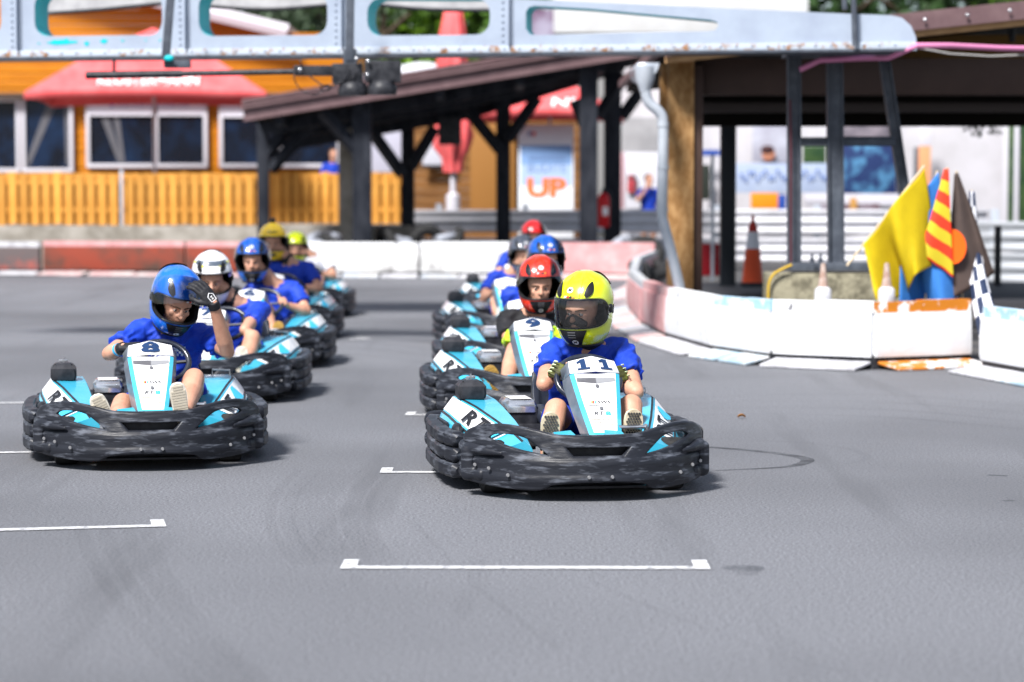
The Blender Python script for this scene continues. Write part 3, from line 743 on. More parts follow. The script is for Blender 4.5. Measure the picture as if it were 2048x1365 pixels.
    if spec.get('badge'):
        az0, z0 = spec.get('bpos', (0, .10))
        hdecal('badge', disc2(.018), az0, z0, m_paper, sh, .0045); bmt = curve_mesh(text=spec['badge'], size=.026, offset=.0008); hdecal('badge_letter', bmt, az0, z0, m_ink, sh, .0065)
        bmt = BM()
        for i, mt_ in enumerate((m_paper, m_red_p, m_ink, m_orange_p)):
            bq = BM(); x0 = -.03+.016*i; poly(bq, [(x0, -.007, 0), (x0+.013, -.007, 0), (x0+.017, .006, 0), (x0+.004, .006, 0)]); hdecal('maker_mark', bq, az0, z0-.034, mt_, sh, .005)
        hdecal('badge', disc2(.017), spec.get('cpos', 0), -.176, m_paper, sh, .008); hdecal('badge_letter', curve_mesh(text=spec['badge'], size=.026, offset=.0008), spec.get('cpos', 0), -.176, m_ink, sh, .010)
    for fn, mt in spec.get('graphics', []):
        bm = BM(); helmet_patch(bm, fn, 24, 6); obj('paint_stripe', bm, mt, sh, 60)
    if spec.get('camera'):
        bm = BM(); box(bm, (0, -.01, .225), (.06, .035, .04), bev=.005); tube(bm, [(0, 0, .19), (0, 0, .21)], .012, 8); lathe(bm, [(0, -.022), (.014, -.022), (.014, -.01), (0, -.01)], 12, (.012, -.012, .228), 'Y')
        obj('action_camera', bm, m_trim, sh, 40)
    sh.matrix_local = mat4
    return sh
def hand_tubes(bm, w, d, n, ts=1, curl=(70, 80, 50), infl=0.0, cut=1.0, thumb=(30, 25), sc=1.0, spread=0.0, skip_thumb=False):
    w, d, n = Vector(w), Vector(d).normalized(), Vector(n); n = (n-d*n.dot(d)).normalized(); e = d.cross(n).normalized()
    L = .088*sc
    tube(bm, [w-d*.02, w, w+d*L*.35, w+d*L*.8, w+d*L], [(.028*sc+infl, .021*sc+infl), (.030*sc+infl, .021*sc+infl), (.040*sc+infl, .019*sc+infl), (.043*sc+infl, .017*sc+infl), (.040*sc+infl, .014*sc+infl)], 12, n)
    for i, (lat, ln, rr) in enumerate(((-.031, .9, .0088), (-.0105, 1.0, .0095), (.0105, 1.08, .0098), (.031, .98, .0098))):
        lat_ = lat*ts*sc; p = w+d*(L*(.93 if i else .86))+e*lat_; dd = (d+e*(spread*lat*12*ts)).normalized(); pts = [p]; ax = dd.cross(n).normalized(); cur = dd
        for j, (c, sl) in enumerate(zip(curl, (.043, .027, .022))):
            cur = Matrix.Rotation(-R(c)*(1 if True else 0), 3, ax) @ cur
            frac = 1.0
            if cut < 1 and j == 1: frac = 0.15
            if cut < 1 and j == 2: break
            pts.append(pts[-1]+cur*sl*ln*sc*frac)
        rad = [rr*sc*1.1+infl, rr*sc*1.05+infl, rr*sc*.95+infl, rr*sc*.8+infl][:len(pts)]
        capsule(bm, pts, rad, 8)
    if not skip_thumb:
        p = w+d*L*.25+e*.030*ts*sc-n*.004; t1 = (d*.75+e*ts*.7-n*.35).normalized(); t2 = (d*.9+e*ts*.15-n*.6).normalized()
        pts = [p, p+t1*.042*sc, p+t1*.042*sc+t2*.03*sc, p+t1*.042*sc+t2*.03*sc+(t2-n*.3).normalized()*.022*sc]
        if cut < 1: pts = pts[:2]+[pts[1]+t2*.008]
        capsule(bm, pts, [(.0135*sc+infl), (.012*sc+infl), .011*sc+infl, .009*sc+infl][:len(pts)], 8)
def lerp3(a, b, t): return Vector(a).lerp(Vector(b), t)
def wheel_grip(s, deg):
    C = Vector((.08, .93, .520)); ax = Vector((0, -.80, .60)).normalized(); ux = Vector((1, 0, 0)); uy = ax.cross(ux).normalized()
    if uy.z < 0: uy = -uy
    a = R(deg); rad = ux*math.cos(a)+uy*math.sin(a)
    return C+ux*.166*math.cos(a)+uy*.138*math.sin(a), rad, ax
def build_person(root, base, J, spec):
    """J: joints in kart-local space; base is subtracted so the meshes sit on the root"""
    vox = spec.get('vox', .0075); B = Vector(base)
    arms = []
    for s in (-1, 1):
        sh, el, wr = [Vector(p) for p in J['arm'][s]]; arms.append((s, sh, el, wr))
    # --- body with head
    bm = BM()
    pel, wai, che, ucb, nk = [Vector(p) for p in J['spine']]
    tube(bm, [pel-Vector((0, 0, .06)), pel, wai, che, ucb, nk], [(.13, .09), (.16, .115), (.142, .105), (.165, .118), (.165, .095), (.075, .065)], 20, (0, 1, 0))
    Hc = Vector(J['head']); HR = J['hrot']
    tube(bm, [nk-Vector((0, 0, .03)), nk.lerp(Hc, .5), Hc], [.066, .06, .055], 14)
    hd = lambda x, y, z: Hc+HR @ Vector((x, y, z))
    sphere(bm, hd(0, 0, .03), (.080, .100, .105), 20, 14, HR); sphere(bm, hd(0, -.03, -.045), (.060, .075, .075), 16, 12, HR)
    sphere(bm, hd(0, -.055, -.085), (.032, .035, .03), 12, 8, HR)                                                 # chin
    capsule(bm, [hd(0, -.098, .022), hd(0, -.112, -.005), hd(0, -.126, -.026)], [.010, .011, .015], 8)             # nose
    for s in (-1, 1):
        sphere(bm, hd(s*.013, -.112, -.028), .010, 8, 6); capsule(bm, [hd(s*.012, -.099, .026), hd(s*.045, -.086, .030), hd(s*.06, -.062, .024)], [.009, .010, .008], 8)
        sphere(bm, hd(s*.042, -.074, -.022), (.022, .016, .02), 10, 8, HR)
    capsule(bm, [hd(-.02, -.098, -.056), hd(0, -.104, -.054), hd(.02, -.098, -.056)], [.007, .008, .007], 8); capsule(bm, [hd(-.017, -.096, -.067), hd(0, -.101, -.068), hd(.017, -.096, -.067)], [.006, .008, .006], 8)
    for (s, sh, el, wr) in arms:
        capsule(bm, [ucb+Vector((s*.07, 0, -.02)), sh.lerp(ucb, .25), sh], [.058, .056, .048], 14)
        capsule(bm, [sh, sh.lerp(el, .35), sh.lerp(el, .75), el], [.050, .054, .046, .042], 14)
        capsule(bm, [el, el.lerp(wr, .22), el.lerp(wr, .6), wr], [.041, .047, .039, .029], 14)
        h = J['hand'][s]
        hand_tubes(bm, wr, h['d'], h['n'], h.get('ts', 1), h.get('curl', (70, 80, 50)), sc=spec.get('hs', 1.05), spread=h.get('spread', 0))
    for s in (-1, 1):
        hip, kn, an = [Vector(p) for p in J['leg'][s]]
        capsule(bm, [hip, hip.lerp(kn, .4), hip.lerp(kn, .8), kn], [.095, .09, .068, .060], 16)
        mid = kn.lerp(an, .32)+Vector((0, .018, -.008))
        capsule(bm, [kn+Vector((0, -.006, .004)), mid, kn.lerp(an, .7), an], [.058, .062, .046, .037], 16)
        capsule(bm, [an, an+Vector((0, -.02, -.05))], [.04, .045], 10)
    me = remesh(bm, vox, 3, .5)
    vmap(me, lambda c, n: c-B)
    body = obj('body', me, m_skin, root, 80)
    # eyes and brows
    for s in (-1, 1):
        bm = BM(); sphere(bm, hd(s*.032, -.0845, .002)-B, .0115, 12, 8); e = obj('eye', bm, m_eye, body, 60)
        bm = BM(); sphere(bm, hd(s*.032+J.get('gaze', 0), -.0922, .002)-B, .0062, 10, 6); obj('iris', bm, m_iris, e, 60)
        bm = BM(); q_ = bmesh.ops.create_uvsphere(bm, u_segments=12, v_segments=10, radius=.0128); bmesh.ops.delete(bm, geom=[v for v in bm.verts if v.co.z < .0022-.25*min(0, v.co.y+.004) and v.co.z > -.0062], context='VERTS')
        for v in bm.verts: v.co = hd(s*.032+v.co.x, -.0845+v.co.y, .002+v.co.z)-B
        obj('eyelid', bm, m_skin, e, 60)
        bm = BM(); capsule(bm, [hd(s*.012, -.1065, .020)-B, hd(s*.034, -.1015, .025)-B, hd(s*.060, -.077, .022)-B], [.0032, .0040, .0028], 6); obj('eyebrow', bm, m_hair, body, 60)
    # --- shirt
    bm = BM(); o = .014
    tube(bm, [pel-Vector((0, 0, .02)), pel.lerp(wai, .5), wai, che, ucb, ucb.lerp(nk, .55), nk+Vector((0, 0, -.008))], [(.178, .13), (.172, .132), (.166, .128), (.183, .134), (.182, .112), (.135, .088), (.086, .076)], 24, (0, 1, 0))
    for (s, sh, el, wr) in arms:
        capsule(bm, [ucb+Vector((s*.06, 0, -.02)), sh.lerp(ucb, .25), sh], [.080, .078, .070], 16)
        end = sh.lerp(el, spec.get('sleeve', .66)); q = (el-sh).normalized()
        tube(bm, [sh-q*.03, sh.lerp(end, .3), sh.lerp(end, .7), end], [.062, .070, .069, .074], 16)
    me = remesh(bm, spec.get('svox', .011), 3, .5)
    amp = spec.get('wrinkle', .009)
    def wr_(c, n):
        w_ = .6-2.4*abs(noise.noise(Vector((c.x*11+c.z*6, c.y*8, c.z*24-c.x*15))))+.9*noise.noise(c*6)
        w2 = noise.noise(Vector((c.x*22+c.z*10, c.y*14, c.z*22)))
        return c+n*(amp*.8*w_+amp*.35*w2)-B
    vmap(me, wr_)
    shirt = obj('t_shirt', me, spec.get('shirt', m_shirt), root, 80)
    # --- shorts
    bm = BM()
    tube(bm, [pel-Vector((0, 0, .075)), pel+Vector((0, 0, .02)), wai-Vector((0, 0, .03))], [(.14, .11), (.178, .132), (.155, .118)], 18, (0, 1, 0))
    for s in (-1, 1):
        hip, kn, an = [Vector(p) for p in J['leg'][s]]
        tube(bm, [hip, hip.lerp(kn, .4), hip.lerp(kn, spec.get('shorts_len', .72))], [.105, .104, .092], 16)
    me = remesh(bm, .013, 3)
    vmap(me, lambda c, n: c+n*(.006*noise.noise(c*16))-B)
    obj('shorts', me, spec.get('shorts', m_shorts), root, 80)
    # --- gloves
    for (s, sh, el, wr) in arms:
        gm = spec.get('glove')
        if gm is None: continue
        h = J['hand'][s]; bm = BM()
        hand_tubes(bm, wr, h['d'], h['n'], h.get('ts', 1), h.get('curl', (70, 80, 50)), infl=.0035, cut=spec.get('gcut', 1.0), sc=spec.get('hs', 1.05), spread=h.get('spread', 0))
        q = (el-wr).normalized(); tube(bm, [wr-q*.01, wr+q*.035], [.034, .036], 12)
        me = remesh(bm, .0048 if vox < .009 else .008, 2, .4)
        vmap(me, lambda c, n: c-B)
        g = obj('glove', me, gm, root, 80)
        d, n = Vector(h['d']).normalized(), Vector(h['n']); n = (n-d*n.dot(d)).normalized(); e = d.cross(n).normalized()
        if spec.get('gcut', 1) < 1:
            bm = BM()
            for k in range(4):
                p = wr+d*.095+e*(-.031+.0205*k)*1.05+n*.006
                capsule(bm, [p+n*.012-d*.004-B, p+d*.022+n*.008-B, p+d*.03-n*.006-B], [.003, .0042, .003], 6)
            obj('knuckle_print', bm, P('pale_green_print', (.55, .62, .35), .5), g, 60)
        elif spec.get('glogo') == s:
            bm = BM(); p = wr+d*.03+n*.026-B
            for a, b in (((-.018, -.02), (.018, -.02)), ((.018, -.02), (.02, .015)), ((.02, .015), (0, .03)), ((0, .03), (-.02, .015)), ((-.02, .015), (-.018, -.02)), ((-.008, -.008), (.008, -.008)), ((-.008, .008), (.008, .008)), ((0, -.008), (0, .01))):
                tube(bm, [p+e*a[0]+d*a[1], p+e*b[0]+d*b[1]], .0022, 5)
            obj('glove_logo', bm, m_paper, g, 0)
    if spec.get('band'):
        s = spec['band']; sh, el, wr = [Vector(p) for p in J['arm'][s]]; t = (el-wr).normalized()
        bm = BM(); c = wr+t*.05-B; tube(bm, [c-t*.009, c+t*.009], .0375, 18); obj('wristband', bm, P('cyan_band', (.03, .38, .70), .4), root, 60)
    # --- shoes
    for s in (-1, 1):
        hip, kn, an = [Vector(p) for p in J['leg'][s]]; fd = Vector(J['foot'][s]).normalized()      # heel to toe
        sn = Vector((0, -1, 0)); sn = (sn-fd*sn.dot(fd)).normalized(); wx = fd.cross(sn).normalized()
        heel = an+Vector((0, -.03, -.075))
        outl = [(0, -.028), (.02, -.036), (.09, -.034), (.16, -.044), (.22, -.046), (.262, -.034), (.278, 0), (.262, .036), (.22, .046), (.16, .042), (.09, .034), (.02, .036), (0, .028)]
        oc = crom(outl, 2); bm = BM()
        prism(bm, [heel+fd*p.x+wx*p.y-sn*.004-B for p in oc], sn*.03)
        bmesh.ops.bevel(bm, geom=[e_ for e_ in bm.edges if len(e_.link_faces) == 2 and e_.calc_face_angle(0) > .8], offset=.006, segments=2, affect='EDGES')
        so = obj('shoe', bm, spec.get('sole', m_dirtyw), root, 50)
        bm = BM(); tube(bm, [heel-fd*.002-sn*.04, heel+fd*.05-sn*.045, heel+fd*.13-sn*.035, heel+fd*.21-sn*.022, heel+fd*.268-sn*.012], [(.034, .045), (.038, .052), (.042, .042), (.043, .026), (.026, .012)], 14, sn)
        for v in bm.verts: v.co -= B
        obj('shoe_upper', bm, spec.get('upper', m_blackp), so, 60)
        bm = BM()
        if spec.get('tread') == 'lugs':
            for i in range(10):
                for j in range(-3, 4):
                    l, w_ = .15+i*.0135, j*.0135+(.0067 if i % 2 else 0)
                    lim = .040 if l < .24 else .030
                    if abs(w_) > lim or l > .268: continue
                    c = heel+fd*l+wx*w_+sn*.026-B
                    prism(bm, [c+fd*.0062*math.cos(a)+wx*.0062*math.sin(a) for a in [q*math.pi/3 for q in range(6)]], sn*.004)
            for j in (-1, 1): prism(bm, [heel+fd*l+wx*w_+sn*.026-B for l, w_ in ((.06, .004*j), (.128, .008*j), (.135, .034*j), (.06, .03*j))], sn*.004)
        else:
            for i in range(17):
                l = .02+i*.0148; hw = .03 if l < .1 else (.038 if l < .235 else .026)
                c = heel+fd*l+sn*.026-B; prism(bm, [c-wx*hw, c+wx*hw, c+wx*hw+fd*.009, c-wx*hw+fd*.009], sn*.003)
        obj('tread', bm, spec.get('treadmat', m_dirtyw), so, 0)
    return body, shirt
def rotm(yaw, pitch, roll=0): return (Matrix.Rotation(R(yaw), 3, 'Z') @ Matrix.Rotation(R(pitch), 3, 'X') @ Matrix.Rotation(R(roll), 3, 'Y'))
def seat_driver(kart, spec, label):
    """person sitting in a kart; coordinates are kart-local"""
    base = Vector((.13, 1.25, .09)); dx = spec.get('dx', 0); up = spec.get('up', 0.0); ln = spec.get('lean', 0.0)
    M4 = Matrix.Translation(kart.location) @ Matrix.Rotation(kart.rotation_euler.z, 4, 'Z')
    root = empty('person', M4 @ base, kart.rotation_euler.z, label, 'person', 'kart drivers')
    sx = .13
    pel, wai, che, ucb, nk = (sx, 1.27, .20), (sx+dx*.3, 1.33-.3*ln, .335+up*.4), (sx+dx*.6, 1.33-.6*ln, .495+up*.8), (sx+dx, 1.305-ln, .61+up), (sx+dx, 1.275-ln*1.1, .685+up)
    J = {'spine': (pel, wai, che, ucb, nk), 'arm': {}, 'hand': {}, 'leg': {}, 'foot': {}, 'gaze': spec.get('gaze', 0)}
    hc = spec.get('hc') or (sx+dx+spec.get('hx', 0), 1.24-ln*1.2, .885+up)     # helmet centre
    HR = rotm(*spec.get('hrot', (0, 8, 0))); hc = Vector(hc)
    J['head'] = hc+HR @ Vector((0, -.036, -.028)); J['hrot'] = HR
    for s in (-1, 1):
        sh = Vector((sx+dx+s*.185, 1.30-ln, .61+up))
        custom = spec.get('arm', {}).get(s)
        if custom:
            J['arm'][s] = (sh, custom['el'], custom['wr']); J['hand'][s] = {'d': custom['d'], 'n': custom['n'], 'ts': custom.get('ts', 1), 'curl': custom.get('curl', (15, 20, 15)), 'spread': custom.get('spread', 0)}
            if 'sh' in custom: J['arm'][s] = (custom['sh'], custom['el'], custom['wr'])
        else:
            g, rad, ax = wheel_grip(s, spec.get('grip', {-1: 172, 1: 8})[s]); g = g+Vector((spec.get('wx', 0), 0, 0))
            d = (ax*.9+Vector((0, -.3, -.0))).normalized(); n = (rad+Vector((0, 0, .25))).normalized()
            wr = g+rad*.024-d*.085
            el = spec.get('elbow', {}).get(s) or Vector((sx+dx+s*.30, 1.14, .43+up*.6))
            J['arm'][s] = (sh, el, wr); J['hand'][s] = {'d': d, 'n': n, 'ts': -1 if s < 0 else 1, 'curl': (68, 85, 60)}
        kn = spec.get('knee', {}).get(s) or Vector((sx-.03+s*.20, .78, .43)); an = spec.get('ankle', {}).get(s) or Vector((sx-.04+s*.165, .47, .19))
        J['leg'][s] = (Vector((sx+s*.095, 1.20, .185)), kn, an); J['foot'][s] = spec.get('foot', {}).get(s) or Vector((s*.04, .05, .95))
    body, shirt = build_person(root, base, J, spec)
    m4 = Matrix.Translation(hc-base) @ HR.to_4x4() @ Matrix.Scale(spec.get('hsc', .965), 4)
    make_helmet(root, m4, spec['helmet'])
    # neck warmer
    if spec.get('scarf', True):
        bm = BM(); nkv = Vector(nk)-base; hb = hc+HR @ Vector((0, .02, -.15))-base
        tube(bm, [nkv+Vector((0, 0, -.005)), nkv.lerp(hb, .5), hb], [.082, .075, .085], 18); me = remesh(bm, .010, 2)
        vmap(me, lambda c, n: c+n*.004*noise.noise(Vector((c.x*12, c.y*12, c.z*50))))
        obj('neck_warmer', me, m_shirtk, root, 80)
    return root, shirt, base
# ------------------------------------------------------------------ barriers round the track
m_wpaint = P('white_barrier_paint', (.66, .67, .69), .55, col2=(.16, .16, .17), nscale=4.5, lo=.64, hi=.74, detail=12, bump=.25, bscale=14)
m_wpaintd = P('scuffed_white_paint', (.62, .62, .62), .6, col2=(.14, .135, .13), nscale=3.0, lo=.46, hi=.74, bump=.25, bscale=14, stretch=(1, 1, .8))
m_wchip = P('chipped_white_strip', (.70, .71, .73), .6, col2=(.12, .12, .13), nscale=9, lo=.60, hi=.68)
m_bchip = P('chipped_blue_strip', (.30, .48, .62), .6, col2=(.66, .68, .70), nscale=7, lo=.48, hi=.56)
m_ochip = P('rusty_orange_strip', (.48, .16, .012), .7, col2=(.70, .69, .68), nscale=8, lo=.53, hi=.58)
m_pink = P('faded_pink_paint', (.50, .24, .245), .6, col2=(.56, .42, .42), nscale=3.0, lo=.42, hi=.75, bump=.2, bscale=14)
m_redd = P('dirty_red_paint', (.22, .042, .024), .7, col2=(.07, .042, .032), nscale=2.0, lo=.42, hi=.66, bump=.2, bscale=14)
m_pale = P('pale_plate', (.36, .40, .46), .6, col2=(.46, .45, .44), nscale=6, lo=.4, hi=.6)
m_plb = P('blue_white_plate', (.28, .39, .47), .6, col2=(.55, .56, .57), nscale=5, lo=.45, hi=.58)
m_plp = P('pink_plate', (.46, .28, .28), .6, col2=(.52, .47, .46), nscale=5, lo=.4, hi=.65)
m_plo = P('orange_plate', (.50, .17, .02), .7, col2=(.62, .61, .62), nscale=7, lo=.47, hi=.54)
m_plw = P('dusty_white_plate', (.50, .50, .53), .65, col2=(.28, .28, .30), nscale=6, lo=.45, hi=.7)
def barrier(p0, p1, h, face, strip, plate, label, group, bulge=.012, npl=None, lip=None, pmats=None):
    a, b = Vector((*p0, 0)), Vector((*p1, 0)); d = (b-a); L = d.length; d.normalize(); n = Vector((-d.y, d.x, 0))
    root = empty('barrier', (a+b)/2, 0, label, 'barrier', group); O = (a+b)/2
    fh = h*.84; z0 = .10; nseg = max(4, int(L/.35)); secs = []
    prof = [(0, z0), (bulge, z0+.04), (bulge*1.15, z0+(fh-z0)*.5), (bulge*.7, fh-.03), (bulge*.3, fh), (-.14, fh), (-.14, z0)]
    for i in range(nseg+1):
        t = i/nseg; q = a+d*(L*t)-O; end = .012 if i in (0, nseg) else 0
        sec = []
        for (u, z) in prof:
            g = noise.noise(Vector((q.x*2+O.x, q.y*2+O.y, z*6)))*.012
            sec.append(q+d*(end if i == 0 else -end)+n*(u*(1-end*20)+g)+Vector((0, 0, z+(g*.5 if z < .2 else 0))))
        secs.append(sec)
    bm = BM(); loft(bm, secs); obj('face_panel', bm, face, root, 40)
    bm = BM(); hs = h-fh
    for u0, u1 in ((.004, .5), (.504, .996)):
        q0, q1 = a+d*L*u0-O, a+d*L*u1-O; dz = random.uniform(-.006, .01)
        prism(bm, [q0+n*(-.015)+Vector((0, 0, fh+.002)), q1+n*(-.015)+Vector((0, 0, fh+.002)), q1+n*(-.018)+Vector((0, 0, h+dz)), q0+n*(-.018)+Vector((0, 0, h+dz))], -n*.10)
    obj('top_strip', bm, strip, root, 20)
    npl = npl or max(1, round(L/.8))
    for i in range(npl):
        t0, t1 = (i+.02)/npl, (i+.96)/npl; bm = BM(); sk = random.uniform(-.05, .05); ou = random.uniform(.23, .30)
        q0, q1 = a+d*L*t0-O, a+d*L*t1-O; zt = .105+random.uniform(-.015, .01)
        prism(bm, [q0-n*.015+Vector((0, 0, zt-.03)), q1-n*.015+Vector((0, 0, zt-.03)), q1+n*ou+d*sk+Vector((0, 0, .028)), q0+n*ou+d*sk+Vector((0, 0, .028))], Vector((0, 0, -.025)))
        bmesh.ops.bevel(bm, geom=bm.edges[:], offset=.006, segments=1, affect='EDGES')
        pm = (pmats[i % len(pmats)] if pmats else plate); obj('base_plate', bm, pm, root, 0)
    bm = BM(); prism(bm, [a-O+n*-.02+Vector((0, 0, 0)), b-O+n*-.02, b-O+n*-.02+Vector((0, 0, .12)), a-O+n*-.02+Vector((0, 0, .12))], -n*.1); obj('footing', bm, m_blackp, root, 0)
    return root
gN, gF = 'white and pink barrier blocks round the near corner', 'painted barrier blocks along the far edge of the track'
barrier((4.95, 14.6), (4.45, 17.0), .54, m_wpaint, m_bchip, m_plw, 'white barrier block running off towards the camera at the right edge', gN, pmats=[m_plb, m_plw])
barrier((4.43, 17.05), (3.83, 19.75), .54, m_wpaint, m_bchip, m_plw, 'white barrier block with pale blue strip right of the chequered flag', gN, pmats=[m_plw, m_plb, m_plw])
barrier((3.90, 20.45), (3.01, 20.02), .56, m_wpaint, m_ochip, m_plo, 'white barrier block with a rusty orange top strip below the flags', gN, npl=1)
barrier((2.99, 20.02), (2.21, 20.55), .56, m_wpaint, m_wchip, m_plw, 'white barrier block below the concrete plinth, chipped white top', gN, npl=1)
barrier((2.19, 20.57), (1.79, 21.6), .55, m_wpaint, m_bchip, m_plb, 'white barrier block with a chipped pale blue strip left of the plinth', gN, npl=2)
barrier((1.78, 21.65), (1.50, 23.55), .54, m_wpaint, m_wchip, m_plb, 'short white barrier block at the foot of the grey downpipe', gN, npl=1, pmats=[m_plw])
barrier((1.49, 23.6), (1.37, 25.6), .53, m_pink, m_pink, m_plp, 'faded pink barrier block just left of the downpipe', gN, npl=3, pmats=[m_plp, m_plw, m_pale])
barrier((1.365, 25.65), (1.38, 29.0), .52, m_pink, m_pale, m_plp, 'pink barrier block with a grey top, second behind the downpipe', gN, pmats=[m_plp, m_pale])
barrier((1.38, 29.05), (1.74, 35.0), .5, m_wpaintd, m_pale, m_plp, 'scuffed barrier block leading back behind the yellow helmet', gN, pmats=[m_pale, m_plp])
barrier((1.75, 35.1), (2.25, 39.4), .5, m_pink, m_pale, m_plp, 'small pink barrier block at the far end of the right side', gN)
barrier((2.35, 39.9), (.45, 40.4), .60, m_pink, m_pink, m_plp, 'pink barrier block behind the red and blue helmets', gF, pmats=[m_plp])
barrier((.43, 40.4), (-1.55, 40.75), .60, m_wpaintd, m_wchip, m_pale, 'white far barrier block beside the pink one', gF, pmats=[m_pale, m_plw])
barrier((-1.57, 40.75), (-3.55, 41.1), .60, m_wpaintd, m_wchip, m_pale, 'white far barrier block beside the red one', gF, pmats=[m_plw, m_pale])
barrier((-3.57, 41.1), (-5.6, 41.5), .60, m_redd, m_pink, m_plp, 'dirty red barrier block next to the white ones', gF, pmats=[m_plp])
barrier((-5.62, 41.5), (-8.15, 42.0), .60, m_redd, m_pink, m_plp, 'dirty red barrier block with brown stains at the far left', gF, pmats=[m_plp])
barrier((-8.2, 42.0), (-10.5, 42.5), .58, P('dark_barrier', (.10, .08, .08), .6, col2=(.35, .08, .06), nscale=3, lo=.5, hi=.7), m_plw, m_plw, 'dark barrier block at the left edge of the picture', gF)
# infield ground behind the near barrier
bm = BM(); poly(bm, [(x, y, .02) for x, y in ((1.50, 24.6), (1.72, 22.7), (1.9, 21.7), (2.25, 20.8), (3.0, 20.25), (3.95, 20.65), (3.95, 19.8), (4.55, 17.1), (5.05, 14.6), (14, 14.6), (14, 60), (2.5, 60), (2.5, 40), (1.85, 35.2), (1.5, 30))])
tag(obj('infield', bm, P('dark_infield', (.05, .05, .055), .85, col2=(.09, .085, .08), nscale=2, bump=.3, bscale=20)), kind='structure')
bm = BM(); poly(bm, [(-30, 43.2, .02), (2.4, 40.9, .02), (2.4, 60, .02), (-30, 60, .02)])
tag(obj('paved_yard', bm, P('yard_concrete', (.26, .25, .24), .8, col2=(.18, .17, .16), nscale=1.4)), kind='structure')

# ------------------------------------------------------------------ gantry
m_gant = P('gantry_paint', (.31, .36, .44), .42, col2=(.25, .29, .37), nscale=3, lo=.4, hi=.8, bump=.05, bscale=30)
m_flange = P('rusty_flange', (.40, .45, .52), .5, col2=(.26, .12, .04), nscale=9, lo=.52, hi=.64, stretch=(1.5, 1.5, 1.5))
m_teal = P('teal_paint', (.0, .40, .45), .45, col2=(.01, .46, .50), nscale=3)
m_dsteel = P('dark_steel', (.055, .064, .082), .42, col2=(.10, .115, .14), nscale=8, lo=.45, hi=.75)
GL, GR = at(-260, 119, 23.4), at(1833, 97, 21.75); GL.z = GR.z = 2.756
gd = (GR-GL); GLen = Vector((gd.x, gd.y, 0)).length; gd = Vector((gd.x, gd.y, 0)).normalized(); gn = Vector((gd.y, -gd.x, 0))
if gn.y > 0: gn = -gn
def gpt(px, py):
    """pixel -> (u along beam, z) on the beam's front plane"""
    d = ray(px, py); o = Vector((0, 0, CAMH)); t = ((GL-o).dot(gn))/d.dot(gn); p = o+d*t
    return ((p-GL).dot(gd), p.z)
gan = empty('start_gantry', (GR.x, GR.y, 0), 0, 'grey and teal steel box beam spanning the track overhead', 'gantry'); GO = Vector((GR.x, GR.y, 0))
def rrect(px0, px1, py0, py1, r=.13, n=5):
    (u0, zb), (u1, _) = gpt(px0, py1), gpt(px1, py1); zt0, zt1 = gpt(px0, py0)[1], gpt(px1, py0)[1]; out = []
    r = min(r, (zt0-zb)/2.05, (zt1-zb)/2.05)
    for (cx, cz, a0) in ((u1-r, zt1-r, 0), (u0+r, zt0-r, 90), (u0+r, zb+r, 180), (u1-r, zb+r, 270)):
        for i in range(n+1): a = R(a0+90*i/n); out.append((cx+r*math.cos(a), cz+r*math.sin(a)))
    return out
zb = 2.756
outer = [(0, zb)]+[gpt(px, py) for px, py in ((1833, 96), (1832, 75), (1822, 52), (1804, 36), (1782, 31), (1740, 29.5), (1695, 28), (1380, 14), (1050, -1), (700, -20), (300, -42), (-260, -70))]
outer[1] = (outer[1][0], zb)
holes = [rrect(-250, 3, -30, 76), rrect(70, 325, -14, 73), rrect(398, 655, -14, 73), rrect(735, 980, -3, 72)]
h4 = [gpt(px, py) for px, py in ((1052, 58), (1052, 24), (1058, 15), (1070, 12), (1180, 18), (1300, 29), (1420, 40), (1433, 44), (1437, 52), (1430, 61), (1415, 63), (1250, 66), (1075, 71), (1060, 69))]
holes.append(h4)
def gmap(bm, off):
    for v in bm.verts:
        u, z, w = v.co; p = GL+gd*u; v.co = Vector((p.x, p.y, z))+gn*(w-off)-GO
for off, nm in ((0, 'front_web'), (.36, 'rear_web')):
    bm = curve_mesh([outer]+holes, extrude=.006); gmap(bm, off); obj(nm, bm, m_gant, gan, 20)
for hle in holes:
    bm = BM(); n_ = len(hle); A = [bm.verts.new((u, z, 0)) for u, z in hle]; B_ = [bm.verts.new((u, z, -.35)) for u, z in hle]
    for k in range(n_): bm.faces.new((A[k], A[(k+1) % n_], B_[(k+1) % n_], B_[k]))
    gmap(bm, .004); obj('hole_lining', bm, m_teal, gan, 40)
def gbox(name, u0, u1, z0, z1, w0, w1, mt, bev=.004):
    bm = BM(); box(bm, ((u0+u1)/2, (z0+z1)/2, (w0+w1)/2), (u1-u0, z1-z0, w1-w0), bev=bev); gmap(bm, 0); return obj(name, bm, mt, gan, 20)
uR = gpt(1832, 97)[0]
gbox('bottom_flange', 0, uR, zb-.004, zb+.055, .008, .03, m_flange)
gbox('bottom_plate', 0, uR-.1, zb-.03, zb-.006, -.38, .04, m_dsteel)
bm = BM()
for k in range(70):
    u = .1+k*uR/70; c = Vector((u, zb+.03, .032)); sphere(bm, c, .011, 6, 4)
for pxj in (42, 378, 690, 1024):
    u = gpt(pxj, 90)[0]
    for k in range(12):
        for s in (-.085, ): sphere(bm, (u+s, zb+.10+k*.06, .012), .011, 6, 4)
gmap(bm, 0); o_ = obj('rivet', bm, m_gant, gan, 60); o_['kind'] = 'stuff'
for pxj in (42, 378, 690, 1024):
    u = gpt(pxj, 90)[0]; gbox('joint_angle', u-.03, u-.015, zb+.06, zb+.8, .008, .07, m_gant); gbox('joint_angle', u-.03, u+.012, zb+.06, zb+.8, .008, .018, m_gant)
